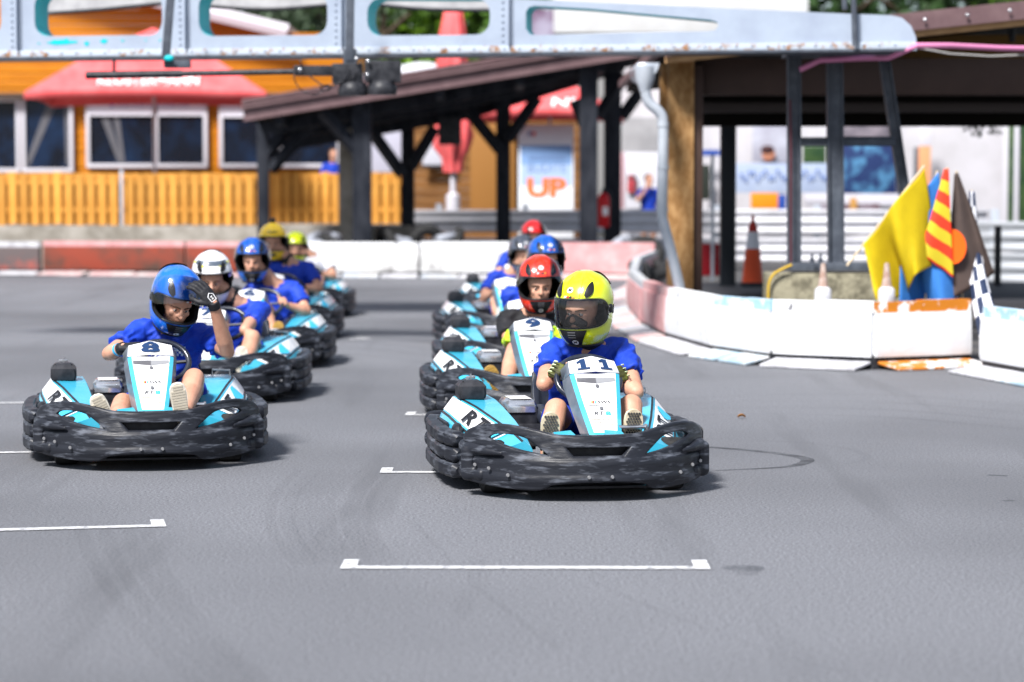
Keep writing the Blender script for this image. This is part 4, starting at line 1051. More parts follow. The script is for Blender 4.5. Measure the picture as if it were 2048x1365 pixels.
# peeling teal patches on the web: thin flakes of the older coat
for (x0, x1, y0, y1) in ((95, 155, 79, 91), (168, 180, 83, 93), (200, 217, 78, 88), (242, 250, 80, 84), (290, 294, 79, 83), (318, 322, 78, 84), (75, 82, 86, 89), (130, 138, 77, 80)):
    pts = []; (u0, z1_), (u1, z0_) = gpt(x0, y0), gpt(x1, y1)
    for k in range(22):
        a = 2*math.pi*k/22; rr = .36+.17*noise.noise(Vector((math.cos(a)*2.2+x0, math.sin(a)*2.2, y0)))+random.uniform(-.05, .05); pts.append(((u0+u1)/2+(u1-u0)*rr*1.2*math.cos(a), (z0_+z1_)/2+(z1_-z0_)*rr*1.2*math.sin(a)))
    bm = curve_mesh([pts]); gmap(bm, -.009); obj('teal_flake', bm, m_teal, gan, 0)
# dark hangers clamped on the beam, with the light bar under it
def steelbar(bm, a, b, w, t, upv=(0, 1, 0)):
    tube(bm, [a, b], [(w/2, t/2)]*2, 4, upv)
lights = empty('light_bar', at(700, 150, 22.1), 0, 'black starting light bar with lamps and loose cables hanging under the gantry', 'light bar'); LO = lights.location.copy()
for (xt, xb) in ((344, 331), (701, 699)):
    bm = BM(); a, b = at(xt, -40, 21.9+.9*(1024-xt)/1500), at(xb, 122, 21.9+.9*(1024-xt)/1500); box(bm, (a+b)/2-LO, (.075, .05, (a-b).length), rot=Matrix.Rotation(math.atan2(a.x-b.x, a.z-b.z), 3, 'Y'), bev=.006); obj('hanger', bm, m_dsteel, lights, 20)
bm = BM(); a, b = at(332, 118, 22.4), at(378, 140, 22.4); box(bm, (a+b)/2-LO, (.24, .12, .07), bev=.008); obj('clamp', bm, m_dsteel, lights, 20)
bm = BM(); sphere(bm, at(338, 117, 22.28)-LO, (.045, .02, .03)); obj('clamp_bolt', bm, m_teal, lights, 60)
bm = BM(); tube(bm, [at(172, 151, 22.3)-LO, at(640, 143, 22.1)-LO], .027, 10); obj('bar', bm, m_blackp, lights, 60)
bm = BM(); a, b = at(172, 151, 22.3)-LO, at(364, 148, 22.25)-LO; tube(bm, [a, b], [(.035, .033)]*2, 4, (0, 1, 0)); obj('bar_sleeve', bm, m_blackp, lights, 20)
bm = BM(); a, b = at(228, 118, 22.3)-LO, at(228, 152, 22.3)-LO; tube(bm, [a, b], .014, 8); obj('drop_rod', bm, m_blackp, lights, 60)
bm = BM(); a, b = at(700, 100, 22.15)-LO, at(700, 128, 22.15)-LO; box(bm, (a+b)/2, (.12, .14, .14), bev=.01); obj('clamp', bm, m_dsteel, lights, 20)
for (x0, x1, y0, y1) in ((588, 672, 132, 152), (665, 725, 128, 168), (730, 802, 122, 165)):
    bm = BM(); a, b = at(x0, y0, 22.1)-LO, at(x1, y1, 22.1)-LO; box(bm, (a+b)/2, (b.x-a.x, .16, a.z-b.z), bev=.015); obj('lamp_housing', bm, m_blackp, lights, 30)
for (x, y) in ((706, 172), (764, 170)):
    bm = BM(); lathe(bm, [(.0, -.02), (.13, -.02), (.14, .02), (.12, .09), (.06, .12), (0, .12)], 20, at(x, y, 22.1)-LO-Vector((0, 0, .07))); obj('lamp_hood', bm, m_blackp, lights, 50)
for (x, y) in ((736, 123), (713, 118), (735, 150), (600, 140)):
    bm = BM(); sphere(bm, at(x, y, 21.98)-LO, .02, 8, 6); obj('fitting', bm, m_steel, lights, 60)
for pts in (((595, 141), (588, 155), (600, 178), (625, 190), (650, 182), (680, 165), (712, 150), (722, 125)), ((600, 120), (610, 142), (640, 168), (665, 172), (690, 160), (700, 140)), ((640, 172), (645, 182), (660, 178), (655, 170), (642, 176))):
    bm = BM(); tube(bm, [at(x, y, 22.0+.02*math.sin(x))-LO for x, y, _ in crom([(*p, 0) for p in pts], 5, False)], .006, 6); obj('cable', bm, m_blackp, lights, 60)
# support tower on a concrete plinth
tw = empty('gantry_tower', at(1640, 535, 22.6), 0, 'dark steel trestle carrying the right end of the gantry beam', 'tower'); TO = tw.location.copy()
def beamH(name, p, q, w=.10, t=.10):
    bm = BM(); p, q = Vector(p)-TO, Vector(q)-TO; ax = (q-p).normalized()
    for (c, sx, sy) in ((Vector((-w/2+.007, 0, 0)), .014, t), (Vector((w/2-.007, 0, 0)), .014, t), (Vector((0, 0, 0)), w-.03, .012)):
        rot = Vector((0, 0, 1)).rotation_difference(ax).to_matrix(); box(bm, (p+q)/2+rot @ c, (sx, sy, (q-p).length), rot=rot)
    return obj(name, bm, m_dsteel, tw, 20)
beamH('post', at(1588, 114, 22.6), at(1588, 528, 22.6), .125); beamH('post', at(1669, 114, 22.6), at(1672, 528, 22.6), .15); beamH('post', at(1768, 116, 22.75), at(1830, 528, 22.75), .10)
beamH('cross_bar', at(1601, 284, 22.62), at(1658, 284, 22.62), .085, .06); beamH('cross_bar', at(1684, 283, 22.62), at(1790, 283, 22.68), .085, .06)
bm = BM(); a, b = at(1572, 106, 22.55)-TO, at(1800, 112, 22.55)-TO; box(bm, (a+b)/2+Vector((0, .1, 0)), (b.x-a.x, .5, .045), bev=.004); obj('top_plate', bm, m_dsteel, tw, 20)
bm = BM(); a, b = at(1580, 534, 22.5)-TO, at(1850, 534, 22.5)-TO; box(bm, (a+b)/2+Vector((0, .15, 0)), (b.x-a.x, .42, .07), bev=.006); obj('base_plate', bm, m_dsteel, tw, 20)
for x in (1624, 1641):
    bm = BM(); a = at(x, 521, 22.35)-TO; lathe(bm, [(0, -.02), (.022, -.02), (.022, .02), (.012, .02), (.012, .06), (0, .06)], 6, a); obj('anchor_bolt', bm, m_dsteel, tw, 20)
bm = BM(); tube(bm, [at(x, y, 22.5)-TO for x, y in ((1582, 525), (1582, 300), (1580, 200))], .011, 8); obj('conduit', bm, P('maroon_conduit', (.08, .022, .03), .6), tw, 60)
for px in (1706, 1686):
    bm = BM(); a, b = at(px, -40, 21.75+(.5 if px < 1700 else 0)), at(px+4, 92 if px > 1700 else 20, 21.75+(.5 if px < 1700 else 0)); tube(bm, [a-TO, b-TO], .026, 10); obj('mast', bm, m_dsteel, tw, 60)
bm = BM(); a, b = at(1540, 548, 22.3), at(1850, 548, 22.3); box(bm, Vector(((a.x+b.x)/2, 22.62, a.z/2)), (b.x-a.x, .62, a.z), bev=.02)
tag(obj('concrete_plinth', bm, P('mossy_concrete', (.26, .24, .17), .85, col2=(.11, .10, .07), nscale=11, lo=.42, hi=.62, bump=.5, bscale=40)), 'mossy concrete plinth under the dark steel trestle', 'plinth')
bm = BM(); tube(bm, [at(x, y, 22.26) for x, y, _ in crom([(1584, 530, 0), (1562, 540, 0), (1545, 552, 0), (1537, 575, 0), (1537, 625, 0)], 4, False)], .012, 8)
tag(obj('yellow_hose', bm, P('yellow_hose', (.50, .32, .02), .5), sm=60), 'yellow hose draped over the left edge of the concrete plinth', 'hose')
bm = BM(); tube(bm, [at(x, y, Y) for x, y, Y in ((1600, 140, 22.5), (1640, 121, 22.5), (1720, 117, 22.4), (1778, 116, 22.0), (1800, 106, 21.8), (1832, 92, 21.7), (1900, 92, 22), (2000, 97, 22.4), (2110, 99, 22.8))], .026, 10)
tag(obj('pink_conduit', bm, P('pink_conduit', (.62, .22, .40), .5), sm=60), 'pink cable conduit leading right from the end of the gantry', 'conduit')
bm = BM(); tube(bm, [at(x, y, 22.6) for x, y in ((1840, 97), (1900, 108), (1980, 113), (2110, 108))], .009, 6); tag(obj('grey_cable', bm, m_greyp, sm=60), 'thin grey cable sagging below the pink conduit', 'cable')
for px, lb in ((1646, 'worn white and brown cone stub left on the barrier top'), (1773, 'worn white and brown cone stub below the yellow flag')):
    a = at(px, 606, 20.38 if px < 1700 else 20.2); t_ = empty('cone_stub', a, 0, lb, 'cone', 'cone stubs on the white barrier')
    bm = BM(); lathe(bm, [(.0, -.01), (.072, -.01), (.072, .03), (.07, .11), (.045, .135), (0, .135)], 18); obj('sleeve', bm, m_plw, t_, 50)
    bm = BM(); lathe(bm, [(.045, .13), (.034, .2), (.026, .27), (.02, .33), (0, .335)], 14); obj('tip', bm, P('worn_brown_cone', (.25, .13, .09), .7, col2=(.45, .38, .34), nscale=12), t_, 50)

# ------------------------------------------------------------------ flags
def stripes_mat(kind):
    m = bpy.data.materials.new(kind); m.use_nodes = True; n = m.node_tree; b = n.nodes['Principled BSDF']; b.inputs['Roughness'].default_value = .75; MATS[kind] = m
    uv = n.nodes.new('ShaderNodeUVMap')
    if kind == 'striped_cloth':
        s = n.nodes.new('ShaderNodeSeparateXYZ'); n.links.new(uv.outputs['UV'], s.inputs[0])
        a = n.nodes.new('ShaderNodeMath'); a.operation = 'MULTIPLY'; a.inputs[1].default_value = 4.1; n.links.new(s.outputs['Y'], a.inputs[0])
        f = n.nodes.new('ShaderNodeMath'); f.operation = 'FRACT'; n.links.new(a.outputs[0], f.inputs[0])
        g = n.nodes.new('ShaderNodeMath'); g.operation = 'GREATER_THAN'; g.inputs[1].default_value = .5; n.links.new(f.outputs[0], g.inputs[0])
        x = n.nodes.new('ShaderNodeMix'); x.data_type = 'RGBA'; x.inputs['A'].default_value = (.74, .03, .004, 1); x.inputs['B'].default_value = (.50, .40, .01, 1)
        n.links.new(g.outputs[0], x.inputs['Factor']); n.links.new(x.outputs['Result'], b.inputs['Base Color'])
    else:
        c = n.nodes.new('ShaderNodeTexChecker'); c.inputs['Scale'].default_value = 1; c.inputs['Color1'].default_value = (.72, .73, .78, 1); c.inputs['Color2'].default_value = (.008, .02, .06, 1)
        mp = n.nodes.new('ShaderNodeMapping'); mp.inputs['Scale'].default_value = (3.2, 10.0, 1); n.links.new(uv.outputs['UV'], mp.inputs['Vector']); n.links.new(mp.outputs['Vector'], c.inputs['Vector']); n.links.new(c.outputs['Color'], b.inputs['Base Color'])
    return m
def cloth(name, q, Y, mat_, fold, amp, label, pole, nu=26, nv=30, phase=0.0, sag=0.0, ybow=0.0):
    """q: pixel corners apex, pole side, free bottom, free side; cloth hangs from the pole edge apex->pole side"""
    A, B_, C_, D_ = [at(p_[0], p_[1], p_[2] if len(p_) > 2 else Y) for p_ in q]; root = empty('flag', at(*pole[1], Y), 0, label, 'flag', 'flags standing behind the white barrier'); O = root.location.copy()
    bm = BM(); uvl = bm.loops.layers.uv.new('UVMap'); g = []
    for j in range(nv+1):
        v = j/nv; row = []
        for i in range(nu+1):
            u = i/nu
            p = (A*(1-u)+B_*u)*(1-v)+(D_*(1-u)+C_*u)*v
            fo = math.sin(fold*u*2*math.pi+phase+v*1.5)*amp*(.25+.75*v)+math.sin(fold*1.7*u*2*math.pi+2+phase)*amp*.4*v
            p = p+Vector((fo*.5, fo, -sag*math.sin(math.pi*u)*v+.02*noise.noise(Vector((u*4, v*4, phase)))*v))
            p.y += ybow*v**3
            row.append((bm.verts.new(p-O), (u, v)))
        g.append(row)
    for j in range(nv):
        for i in range(nu):
            c4 = (g[j][i], g[j][i+1], g[j+1][i+1], g[j+1][i]); f = bm.faces.new([c[0] for c in c4])
            for l, c in zip(f.loops, c4): l[uvl].uv = c[1]
    cl = thick(obj('cloth', bm, mat_, root, 60), .003)
    bm = BM(); tube(bm, [at(*pole[0], Y+.07)-O, at(*pole[1], Y+.07)-O], .010, 8); obj('pole', bm, P('flag_pole', (.55, .45, .32), .6), root, 60)
    return cl
def fabric(n_, c): return P(n_, c, .8, col2=tuple(x*.82 for x in c), nscale=3, bump=.05, bscale=200)
cloth('yellow', [(1847, 336), (1727, 489), (1772, 606), (1863, 524)], 20.45, fabric('yellow_cloth', (.47, .345, .005)), 1.45, .17, 'large yellow flag leaning left, foremost of the flags', ((1849, 332), (1694, 532)), sag=.05, phase=.6)
cloth('blue', [(1875, 344), (1800, 450), (1806, 640), (1912, 600)], 20.56, fabric('blue_cloth', (.035, .17, .50)), 1.3, .08, 'blue flag between the yellow and the striped flags', ((1875, 342), (1800, 600)), phase=1.0)
cloth('striped', [(1888, 338), (1898, 338), (1906, 556), (1842, 505)], 20.5, stripes_mat('striped_cloth'), .55, .03, 'red and yellow striped flag beside the blue one', ((1895, 335), (1850, 600)), phase=2.2)
cb = cloth('black', [(1908, 348), (1916, 346), (1992, 545), (1886, 612)], 20.62, P('brown_black_cloth', (.085, .062, .055), .8, col2=(.06, .044, .04), nscale=3), 1.3, .05, 'brownish black flag with an orange disc, right of the striped one', ((1913, 342), (1925, 600)), phase=.5)
bm = BM(); c = at(1903, 494, 20.53)-cb.parent.location; prism(bm, [c+Vector((.125*math.cos(a), .01*math.sin(2*a), .15*math.sin(a))) for a in [2*math.pi*i/28 for i in range(28)]], (0, .004, 0)); obj('disc', bm, P('orange_cloth', (.85, .11, .006), .8), cb.parent, 0)
cloth('chequered', [(1938, 382), (1950, 384), (1972, 668), (1926, 694)], 20.74, stripes_mat('chequered_cloth'), 1.0, .035, 'chequered black and white flag hanging at the right end of the barrier', ((1943, 380), (1950, 640)), phase=.2, nu=20, nv=40, ybow=-.85)

# ------------------------------------------------------------------ shed on the right
m_brown = P('brown_steel', (.052, .031, .025), .55, col2=(.07, .042, .034), nscale=3, lo=.4, hi=.8)
m_roofb = P('brown_roof_sheet', (.115, .070, .075), .5, col2=(.15, .095, .10), nscale=4)
m_osb = P('osb_board', (.40, .235, .10), .75, col2=(.24, .12, .04), nscale=14, lo=.38, hi=.62, bump=.2, bscale=60, stretch=(1, 1, .5))
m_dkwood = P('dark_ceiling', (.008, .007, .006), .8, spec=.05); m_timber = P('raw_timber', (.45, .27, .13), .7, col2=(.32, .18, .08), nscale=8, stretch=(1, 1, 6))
shed = empty('open_shed', (3.9, 26, 0), 0, 'open brown shed with dark roof beams and a chipboard clad post', 'shed'); SO = Vector((3.9, 26, 0))
def part(name, c, s, mt, root, O, bev=.006, rot=None):
    bm = BM(); box(bm, Vector(c)-O, s, bev=bev, rot=rot); return obj(name, bm, mt, root, 25)
def pbox(name, x0, y0, x1, y1, Y, dep, mt, root, O, bev=.006):
    a, b = at(x0, y0, Y), at(x1, y1, Y); return part(name, ((a.x+b.x)/2, Y+dep/2, (a.z+b.z)/2), (abs(b.x-a.x), dep, abs(a.z-b.z)), mt, root, O, bev)
pbox('post', 1338, 118, 1386, 690, 24.4, .25, m_osb, shed, SO); pbox('steel_post', 1387, 130, 1404, 690, 24.45, .25, m_brown, shed, SO)
pbox('post_cap', 1332, 117, 1390, 124, 24.3, .35, m_timber, shed, SO); pbox('corner_board', 1322, 118, 1340, 250, 24.7, .3, m_osb, shed, SO)
pbox('beam', 1390, 117, 2300, 190, 24.6, .3, m_brown, shed, SO); pbox('beam', 1404, 203, 2300, 225, 25.6, .25, P('grey_brown_beam', (.06, .05, .05), .5), shed, SO)
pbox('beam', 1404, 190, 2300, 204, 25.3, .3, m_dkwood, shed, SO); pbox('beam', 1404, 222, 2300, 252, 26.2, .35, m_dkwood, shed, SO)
# roof: slab rising to the right, corrugated sheet on top, timber fascia
def slope(px, py, Y): return at(px, py, Y)
bm = BM(); a, b = at(1330, 121, 24.0), at(2300, 19, 24.0)
secs_ = []
for Y_ in (24.0, 32.0): secs_.append([Vector((a.x, Y_, a.z)), Vector((b.x, Y_, b.z)), Vector((b.x, Y_, b.z+.06)), Vector((a.x, Y_, a.z+.06))])
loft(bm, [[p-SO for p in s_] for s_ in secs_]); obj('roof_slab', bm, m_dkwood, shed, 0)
bm = BM(); prism(bm, [p-SO for p in (at(1330, 127, 23.97), at(2300, 25, 23.97), at(2300, 11, 23.97), at(1330, 113, 23.97))], (0, .025, 0)); obj('fascia_board', bm, m_timber, shed, 0)
bm = BM(); prism(bm, [p-SO for p in (at(1330, 114, 23.92), at(2300, 12, 23.92), at(2300, -25, 23.92), at(1330, 77, 23.92))], (0, .03, 0)); rf = obj('verge_sheet', bm, m_roofb, shed, 0)
bm = BM(); prism(bm, [Vector((a.x-.1, 23.955, a.z+.07))-SO, Vector((b.x, 23.955, b.z+.07))-SO, Vector((b.x, 23.955, b.z+.16))-SO, Vector((a.x-.1, 23.955, a.z+.16))-SO], (0, 8.2, 0)); obj('roof_sheet', bm, m_roofb, shed, 0)
for k in range(6):
    x_ = 1850+k*85; c = at(x_, 46-.105*(x_-1790), 23.88)-SO; bm = BM(); sphere(bm, c, (.02, .012, .02), 8, 6); obj('roof_screw', bm, m_steel, rf, 60)
pbox('wall_panel', 1760, 70, 2300, 118, 25.2, .1, P('ochre_panel', (.20, .11, .03), .7), shed, SO)
bm = BM(); lathe(bm, [(0, 0), (.03, 0), (.035, .06), (.03, .14), (0, .15)], 12, at(2024, 85, 24.9)-SO); obj('wall_lamp', bm, m_blackp, shed, 60)
pbox('rear_post', 1443, 235, 1471, 600, 29.5, .2, P('black_post', (.018, .022, .028), .5), shed, SO)
bm = BM(); box(bm, Vector((5.0, 28.0, .17))-SO, (5.6, 5.2, .30), bev=.02); obj('deck', bm, P('dark_deck', (.035, .035, .04), .7), shed, SO and 25)
# gutter and downpipe
dp = empty('downpipe', at(1345, 585, 23.7), 0, 'galvanised grey downpipe with gutter end bending past the chipboard post', 'downpipe'); DO = dp.location.copy()
m_zinc = P('zinc', (.50, .54, .60), .35, metal=.35, col2=(.42, .46, .52), nscale=6)
bm = BM(); tube(bm, [at(x, y, 23.75)-DO for x, y, _ in crom([(1291, 165, 0), (1292, 190, 0), (1300, 208, 0), (1318, 224, 0), (1326, 245, 0), (1326, 320, 0), (1324, 425, 0), (1328, 450, 0), (1345, 515, 0), (1362, 590, 0), (1370, 630, 0)], 4, False)], .052, 14); obj('pipe', bm, m_zinc, dp, 60)
for (x, y) in ((1326, 335), (1324, 420), (1326, 250)):
    bm = BM(); p = at(x, y, 23.75)-DO; tube(bm, [p-Vector((0, 0, .02)), p+Vector((0, 0, .02))], .058, 14); obj('collar', bm, m_zinc, dp, 60)
bm = BM(); c = at(1297, 126, 23.7)-DO; ring = [Vector((.105*math.cos(a), 0, .13*math.sin(a))) for a in [math.pi+math.pi*i/12 for i in range(13)]]
rows = [[bm.verts.new(c+p+Vector((0, y, 0))) for p in ring] for y in (0, .9, 1.8)]
for r0, r1 in zip(rows, rows[1:]):
    for k in range(12): bm.faces.new((r0[k], r0[k+1], r1[k+1], r1[k]))
bm.faces.new(rows[0]); gu = obj('gutter', bm, m_zinc, dp, 50); thick(gu, .006)
bm = BM(); lathe(bm, [(.10, .13), (.10, .02), (.058, -.09), (.052, -.12)], 16, at(1290, 160, 23.75)-DO); obj('outlet', bm, m_zinc, dp, 50)
# ------------------------------------------------------------------ far side: canopy, building, umbrellas, fence
m_post = P('black_timber', spec=.08, col=(.013, .015, .021), rough=.6, col2=(.030, .033, .042), nscale=6, stretch=(1, 1, .3))
can = empty('canopy', at(860, 485, 43), 0, 'black timber canopy with a sloping brown metal roof over the yard', 'canopy'); CO = can.location.copy(); CO.z = 0; can.location = CO
for (x0, x1, yt, Y) in ((704, 741, 190, 41.6), (1160, 1196, 118, 41.6), (513, 536, 225, 43.5), (802, 828, 235, 46.5), (992, 1021, 190, 45.5), (1209, 1243, 130, 45.5)):
    a, b = at(x0, yt, Y), at(x1, yt, Y); w = b.x-a.x; part('post', ((a.x+b.x)/2, Y+w/2, a.z/2), (w, w, a.z), m_post, can, CO, .012)
def brace(p, q, Y, w=.17):
    a, b = at(*p, Y)-CO, at(*q, Y)-CO; bm = BM(); tube(bm, [a, b], [(w*.7, w*.7)]*2, 4, (0, 1, .3)); return obj('brace', bm, m_post, can, 20)
for p, q, Y in (((645, 222), (712, 300), 41.7), ((640, 232), (540, 340), 43.6), ((585, 240), (535, 310), 43.6), ((738, 255), (805, 350), 44.5), ((822, 335), (870, 255), 46.4), ((935, 220), (1000, 300), 45.4), ((1015, 280), (1075, 195), 45.4), ((1195, 235), (1250, 150), 43.5), ((1243, 235), (1290, 170), 45.6), ((1170, 250), (1150, 200), 43)):
    brace(p, q, Y)
A0, A1 = at(488, 238, 41.2), at(1300, 103, 41.2)
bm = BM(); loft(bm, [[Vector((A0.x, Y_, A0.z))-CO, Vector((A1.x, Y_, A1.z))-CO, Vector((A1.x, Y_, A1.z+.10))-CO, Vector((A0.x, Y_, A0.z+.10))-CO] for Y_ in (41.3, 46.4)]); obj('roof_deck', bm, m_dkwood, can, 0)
bm = BM(); prism(bm, [p-CO for p in (at(487, 243, 41.2), at(1300, 110, 41.2), at(1300, 90, 41.2), at(487, 220, 41.2))], (0, .05, 0)); obj('verge_board', bm, m_roofb, can, 0)
for dz, dy, w in ((.16, .0, .05), (.24, .08, .04), (.30, .2, .035)):
    bm = BM(); prism(bm, [Vector((A0.x-.05, 41.12+dy, A0.z+dz))-CO, Vector((A1.x, 41.12+dy, A1.z+dz))-CO, Vector((A1.x, 41.12+dy, A1.z+dz+w))-CO, Vector((A0.x-.05, 41.12+dy, A0.z+dz+w))-CO], (0, 5.4-dy, 0)); obj('roof_sheet', bm, m_roofb, can, 0)
for k in range(5):
    t = .08+k*.2; p = A0.lerp(A1, t); bm = BM(); box(bm, Vector((p.x, 43.9, p.z-.10))-CO, (.14, 4.8, .18)); obj('rafter', bm, m_post, can, 0)
for Y_, d_ in ((42.6, .22), (44.4, .30), (46.1, .46)):
    bm = BM(); prism(bm, [Vector((A0.x+.2, Y_, A0.z-.02))-CO, Vector((A1.x-.2, Y_, A1.z-.02))-CO, Vector((A1.x-.2, Y_, A1.z-.10))-CO, A0.lerp(A1, .55)*1.0+Vector((0, Y_-A0.y, -.02-d_))-CO, Vector((A0.x+.2, Y_, A0.z-.02-d_))-CO], (0, .2, 0)); obj('purlin_shade_fill', bm, m_post, can, 0)  # purlins deepened so they fill the dark band of shade under the roof
bm = BM(); box(bm, at(900, 262, 45.0)-CO, (.42, .35, .52), bev=.02); obj('loudspeaker', bm, m_blackp, can, 25)
# terrace and board fence
m_conc = P('old_concrete', (.30, .28, .25), .85, col2=(.17, .155, .13), nscale=3, bump=.3, bscale=20)
tz = at(300, 452, 46.2).z
bm = BM(); box(bm, Vector((-9.5, 49.6, tz/2)), (15.2, 6.8, tz), bev=.02); tag(obj('terrace', bm, m_conc), 'raised concrete terrace under the board fence', 'terrace')
m_board = P('larch_board', (.62, .31, .065), .6, col2=(.46, .19, .025), nscale=5, stretch=(1.2, 1.2, .25), rand=.2, lo=.35, hi=.7)
def fence(px0, px1, Yf, label, n_):
    root = empty('board_fence', (at((px0+px1)/2, 400, Yf).x, Yf, tz), 0, label, 'fence', 'vertical board fences on the terrace'); O = root.location.copy()
    a, b = at(px0, 400, Yf), at(px1, 400, Yf); top, bot = at(px0, 346, Yf).z, at(px0, 449, Yf).z; pitch = (b.x-a.x)/n_; me = None
    for k in range(n_):
        x = a.x+pitch*(k+.5); dz = random.uniform(-.025, .02)
        if me is None:
            bm = BM(); box(bm, (0, 0, 0), (pitch*.70, .025, top-bot), bev=.004); o = obj('board', bm, m_board, root, 0); me = o.data
        else:
            o = bpy.data.objects.new('board', me); COL.objects.link(o); o.parent = root
        o.location = Vector((x, Yf, (top+bot)/2+dz))-O
    for k in range(n_+1):     # boards on the far face of the rails, behind the gaps
        o = bpy.data.objects.new('board', me); COL.objects.link(o); o.parent = root; o.location = Vector((a.x+pitch*k, Yf+.085, (top+bot)/2-.01))-O
    for z in (.28, .82):
        bm = BM(); box(bm, Vector(((a.x+b.x)/2, Yf+.045, bot+(top-bot)*z))-O, (b.x-a.x, .05, .09), bev=.003); obj('rail', bm, m_board, root, 0)
    return root, O
fr1, O1 = fence(-120, 238, 46.4, 'pine board fence left of the grey steel post', 16); fr2, O2 = fence(249, 510, 46.4, 'pine board fence under the restaurant windows', 12); fr3, O3 = fence(545, 680, 49.0, 'pine board fence seen between the black canopy posts', 7); fr4, O4 = fence(742, 802, 49.0, 'short pine board fence right of the concrete pillar', 3)
bm = BM(); a = at(243, 345, 46.3); box(bm, Vector((a.x, 46.3, (a.z+tz)/2))-O2, (.055, .06, a.z-tz+.1), bev=.004); obj('steel_post', bm, m_zinc, fr2, 20)
bm = BM(); a = at(692, 250, 45.6); box(bm, Vector((a.x, 45.8, a.z/2)), (.30, .32, a.z), bev=.01); tag(obj('concrete_pillar', bm, m_conc), 'plain concrete pillar beside the black canopy post', 'pillar')
# timber restaurant
m_clad = P('orange_cladding', (.46, .165, .006), .5, col2=(.37, .12, .004), nscale=4, stretch=(.25, 1, 3), rand=.10)
m_frame = P('white_window_frame', (.52, .51, .56), .45); m_glassd = P('dark_window', (.003, .005, .012), .22, spec=.25, col2=(.006, .018, .05), nscale=1.3, lo=.45, hi=.65, stretch=(1, 1, .8))
bld = empty('restaurant', (-9, 53, 0), 0, 'orange timber clad restaurant with white framed windows at the left', 'building'); BO = Vector((-9, 53, 0)); YB = 52.6
xr = at(690, 300, YB).x; z0 = at(0, 345, YB).z-.6; ridge = (at(-20, -70, YB).x, at(-20, -70, YB).z); eave = (at(575, 72, YB).x, at(575, 72, YB).z)
k = 0; zz = z0
while zz < 6.6:
    x1 = xr if zz < eave[1]-.1 else min(xr, eave[0]-(zz-eave[1])*(eave[0]-ridge[0])/(ridge[1]-eave[1]))
    bm = BM(); box(bm, Vector(((x1-14.6)/2, YB+.1+.012*(k % 2), zz+.085))-BO, (x1+14.6, .06, .166), bev=.012); obj('cladding_board', bm, m_clad, bld, 20); zz += .172; k += 1
bm = BM(); box(bm, Vector(((xr-14.6)/2, 56.5, 2.5))-BO, (xr+14.6, 7.2, 4.6), bev=.02); obj('wall', bm, m_clad, bld, 20)
for s_, (p, q) in enumerate((((-20, -70), (575, 72)), )):
    a, b = at(*p, YB-.5), at(*q, YB-.5); bm = BM(); tube(bm, [a-BO+Vector((0, 0, .1)), b-BO+Vector((0, 0, .1))], [(.05, .15)]*2, 4, (0, 0, 1)); obj('bargeboard', bm, m_frame, bld, 0)
    bm = BM(); prism(bm, [a-BO+Vector((0, .1, .12)), b-BO+Vector((0, .1, .12)), b-BO+Vector((0, .1, .24)), a-BO+Vector((0, .1, .24))], (0, 8, 0)); obj('roof', bm, P('white_roof', (.55, .55, .58), .6), bld, 0)
def window(x0, y0, x1, y1, mull=(), sign=None, curtain=None):
    a, b = at(x0, y0, YB), at(x1, y1, YB); w, h = b.x-a.x, a.z-b.z; c = Vector(((a.x+b.x)/2, YB-.02, (a.z+b.z)/2))-BO; bm = BM(); t = .085
    for (cx, cz, sx, sz) in ((0, h/2-t/2, w, t), (0, -h/2+t/2, w, t), (-w/2+t/2, 0, t, h-2*t), (w/2-t/2, 0, t, h-2*t)): box(bm, c+Vector((cx, 0, cz)), (sx, .12, sz), bev=.01)
    for m_ in mull: box(bm, c+Vector((at(m_, y0, YB).x-(a.x+b.x)/2, 0, 0)), (t*.9, .10, h-2*t), bev=.008)
    f = obj('window', bm, m_frame, bld, 20)
    bm = BM(); box(bm, c+Vector((0, .03, 0)), (w-t, .02, h-t)); obj('pane', bm, m_glassd, f, 0)
    if sign is not None:
        bm = BM(); box(bm, c+Vector((0, -.035, h/2-t-.13)), (w-2*t, .03, .26), bev=.004); sg = obj('sign_strip', bm, P('pale_sign', (.66, .66, .74), .5), f, 0)
    for pts in curtain or ():
        bm = BM(); poly(bm, [at(x, y, YB-.005)-BO for x, y in pts]); obj('curtain', bm, P('grey_curtain', (.12, .12, .135), .8, col2=(.06, .06, .07), nscale=20, stretch=(6, 1, 1)), f, 0)
window(-130, 196, 42, 345); window(43, 190, 148, 345, curtain=(((95, 205), (110, 215), (60, 330), (48, 335)), ((128, 205), (136, 205), (138, 330), (132, 330))))
window(172, 200, 416, 336, mull=(313,), sign=1, curtain=(((200, 230), (216, 230), (246, 326), (236, 326)), ((225, 230), (238, 230), (250, 326), (244, 326)))); window(438, 203, 682, 336, mull=(560,), sign=1)
text_patch('sign_text', 'Restavracija  Karting', [at(x, y, YB-.09)-BO for x, y in ((232, 216), (380, 216), (380, 205), (232, 205))], P('blue_sign_text', (.10, .12, .45), .5), bld, .0, fill=1) if False else None
bm = BM(); sphere(bm, at(224, 210, YB-.1)-BO, (.045, .012, .05), 10, 6); obj('sign_mark', bm, P('blue_sign_text', (.10, .12, .45), .5), bld, 60)
bm = BM(); 
for k in range(14): x = 236+k*10.2; poly(bm, [at(x, 214, YB-.08)-BO, at(x+6+2*math.sin(k*2.1), 214, YB-.08)-BO, at(x+6+2*math.sin(k*2.1), 207, YB-.08)-BO, at(x, 207, YB-.08)-BO])
obj('sign_text', bm, P('grey_blue_text', (.30, .31, .52), .5), bld, 0)['kind'] = 'stuff'
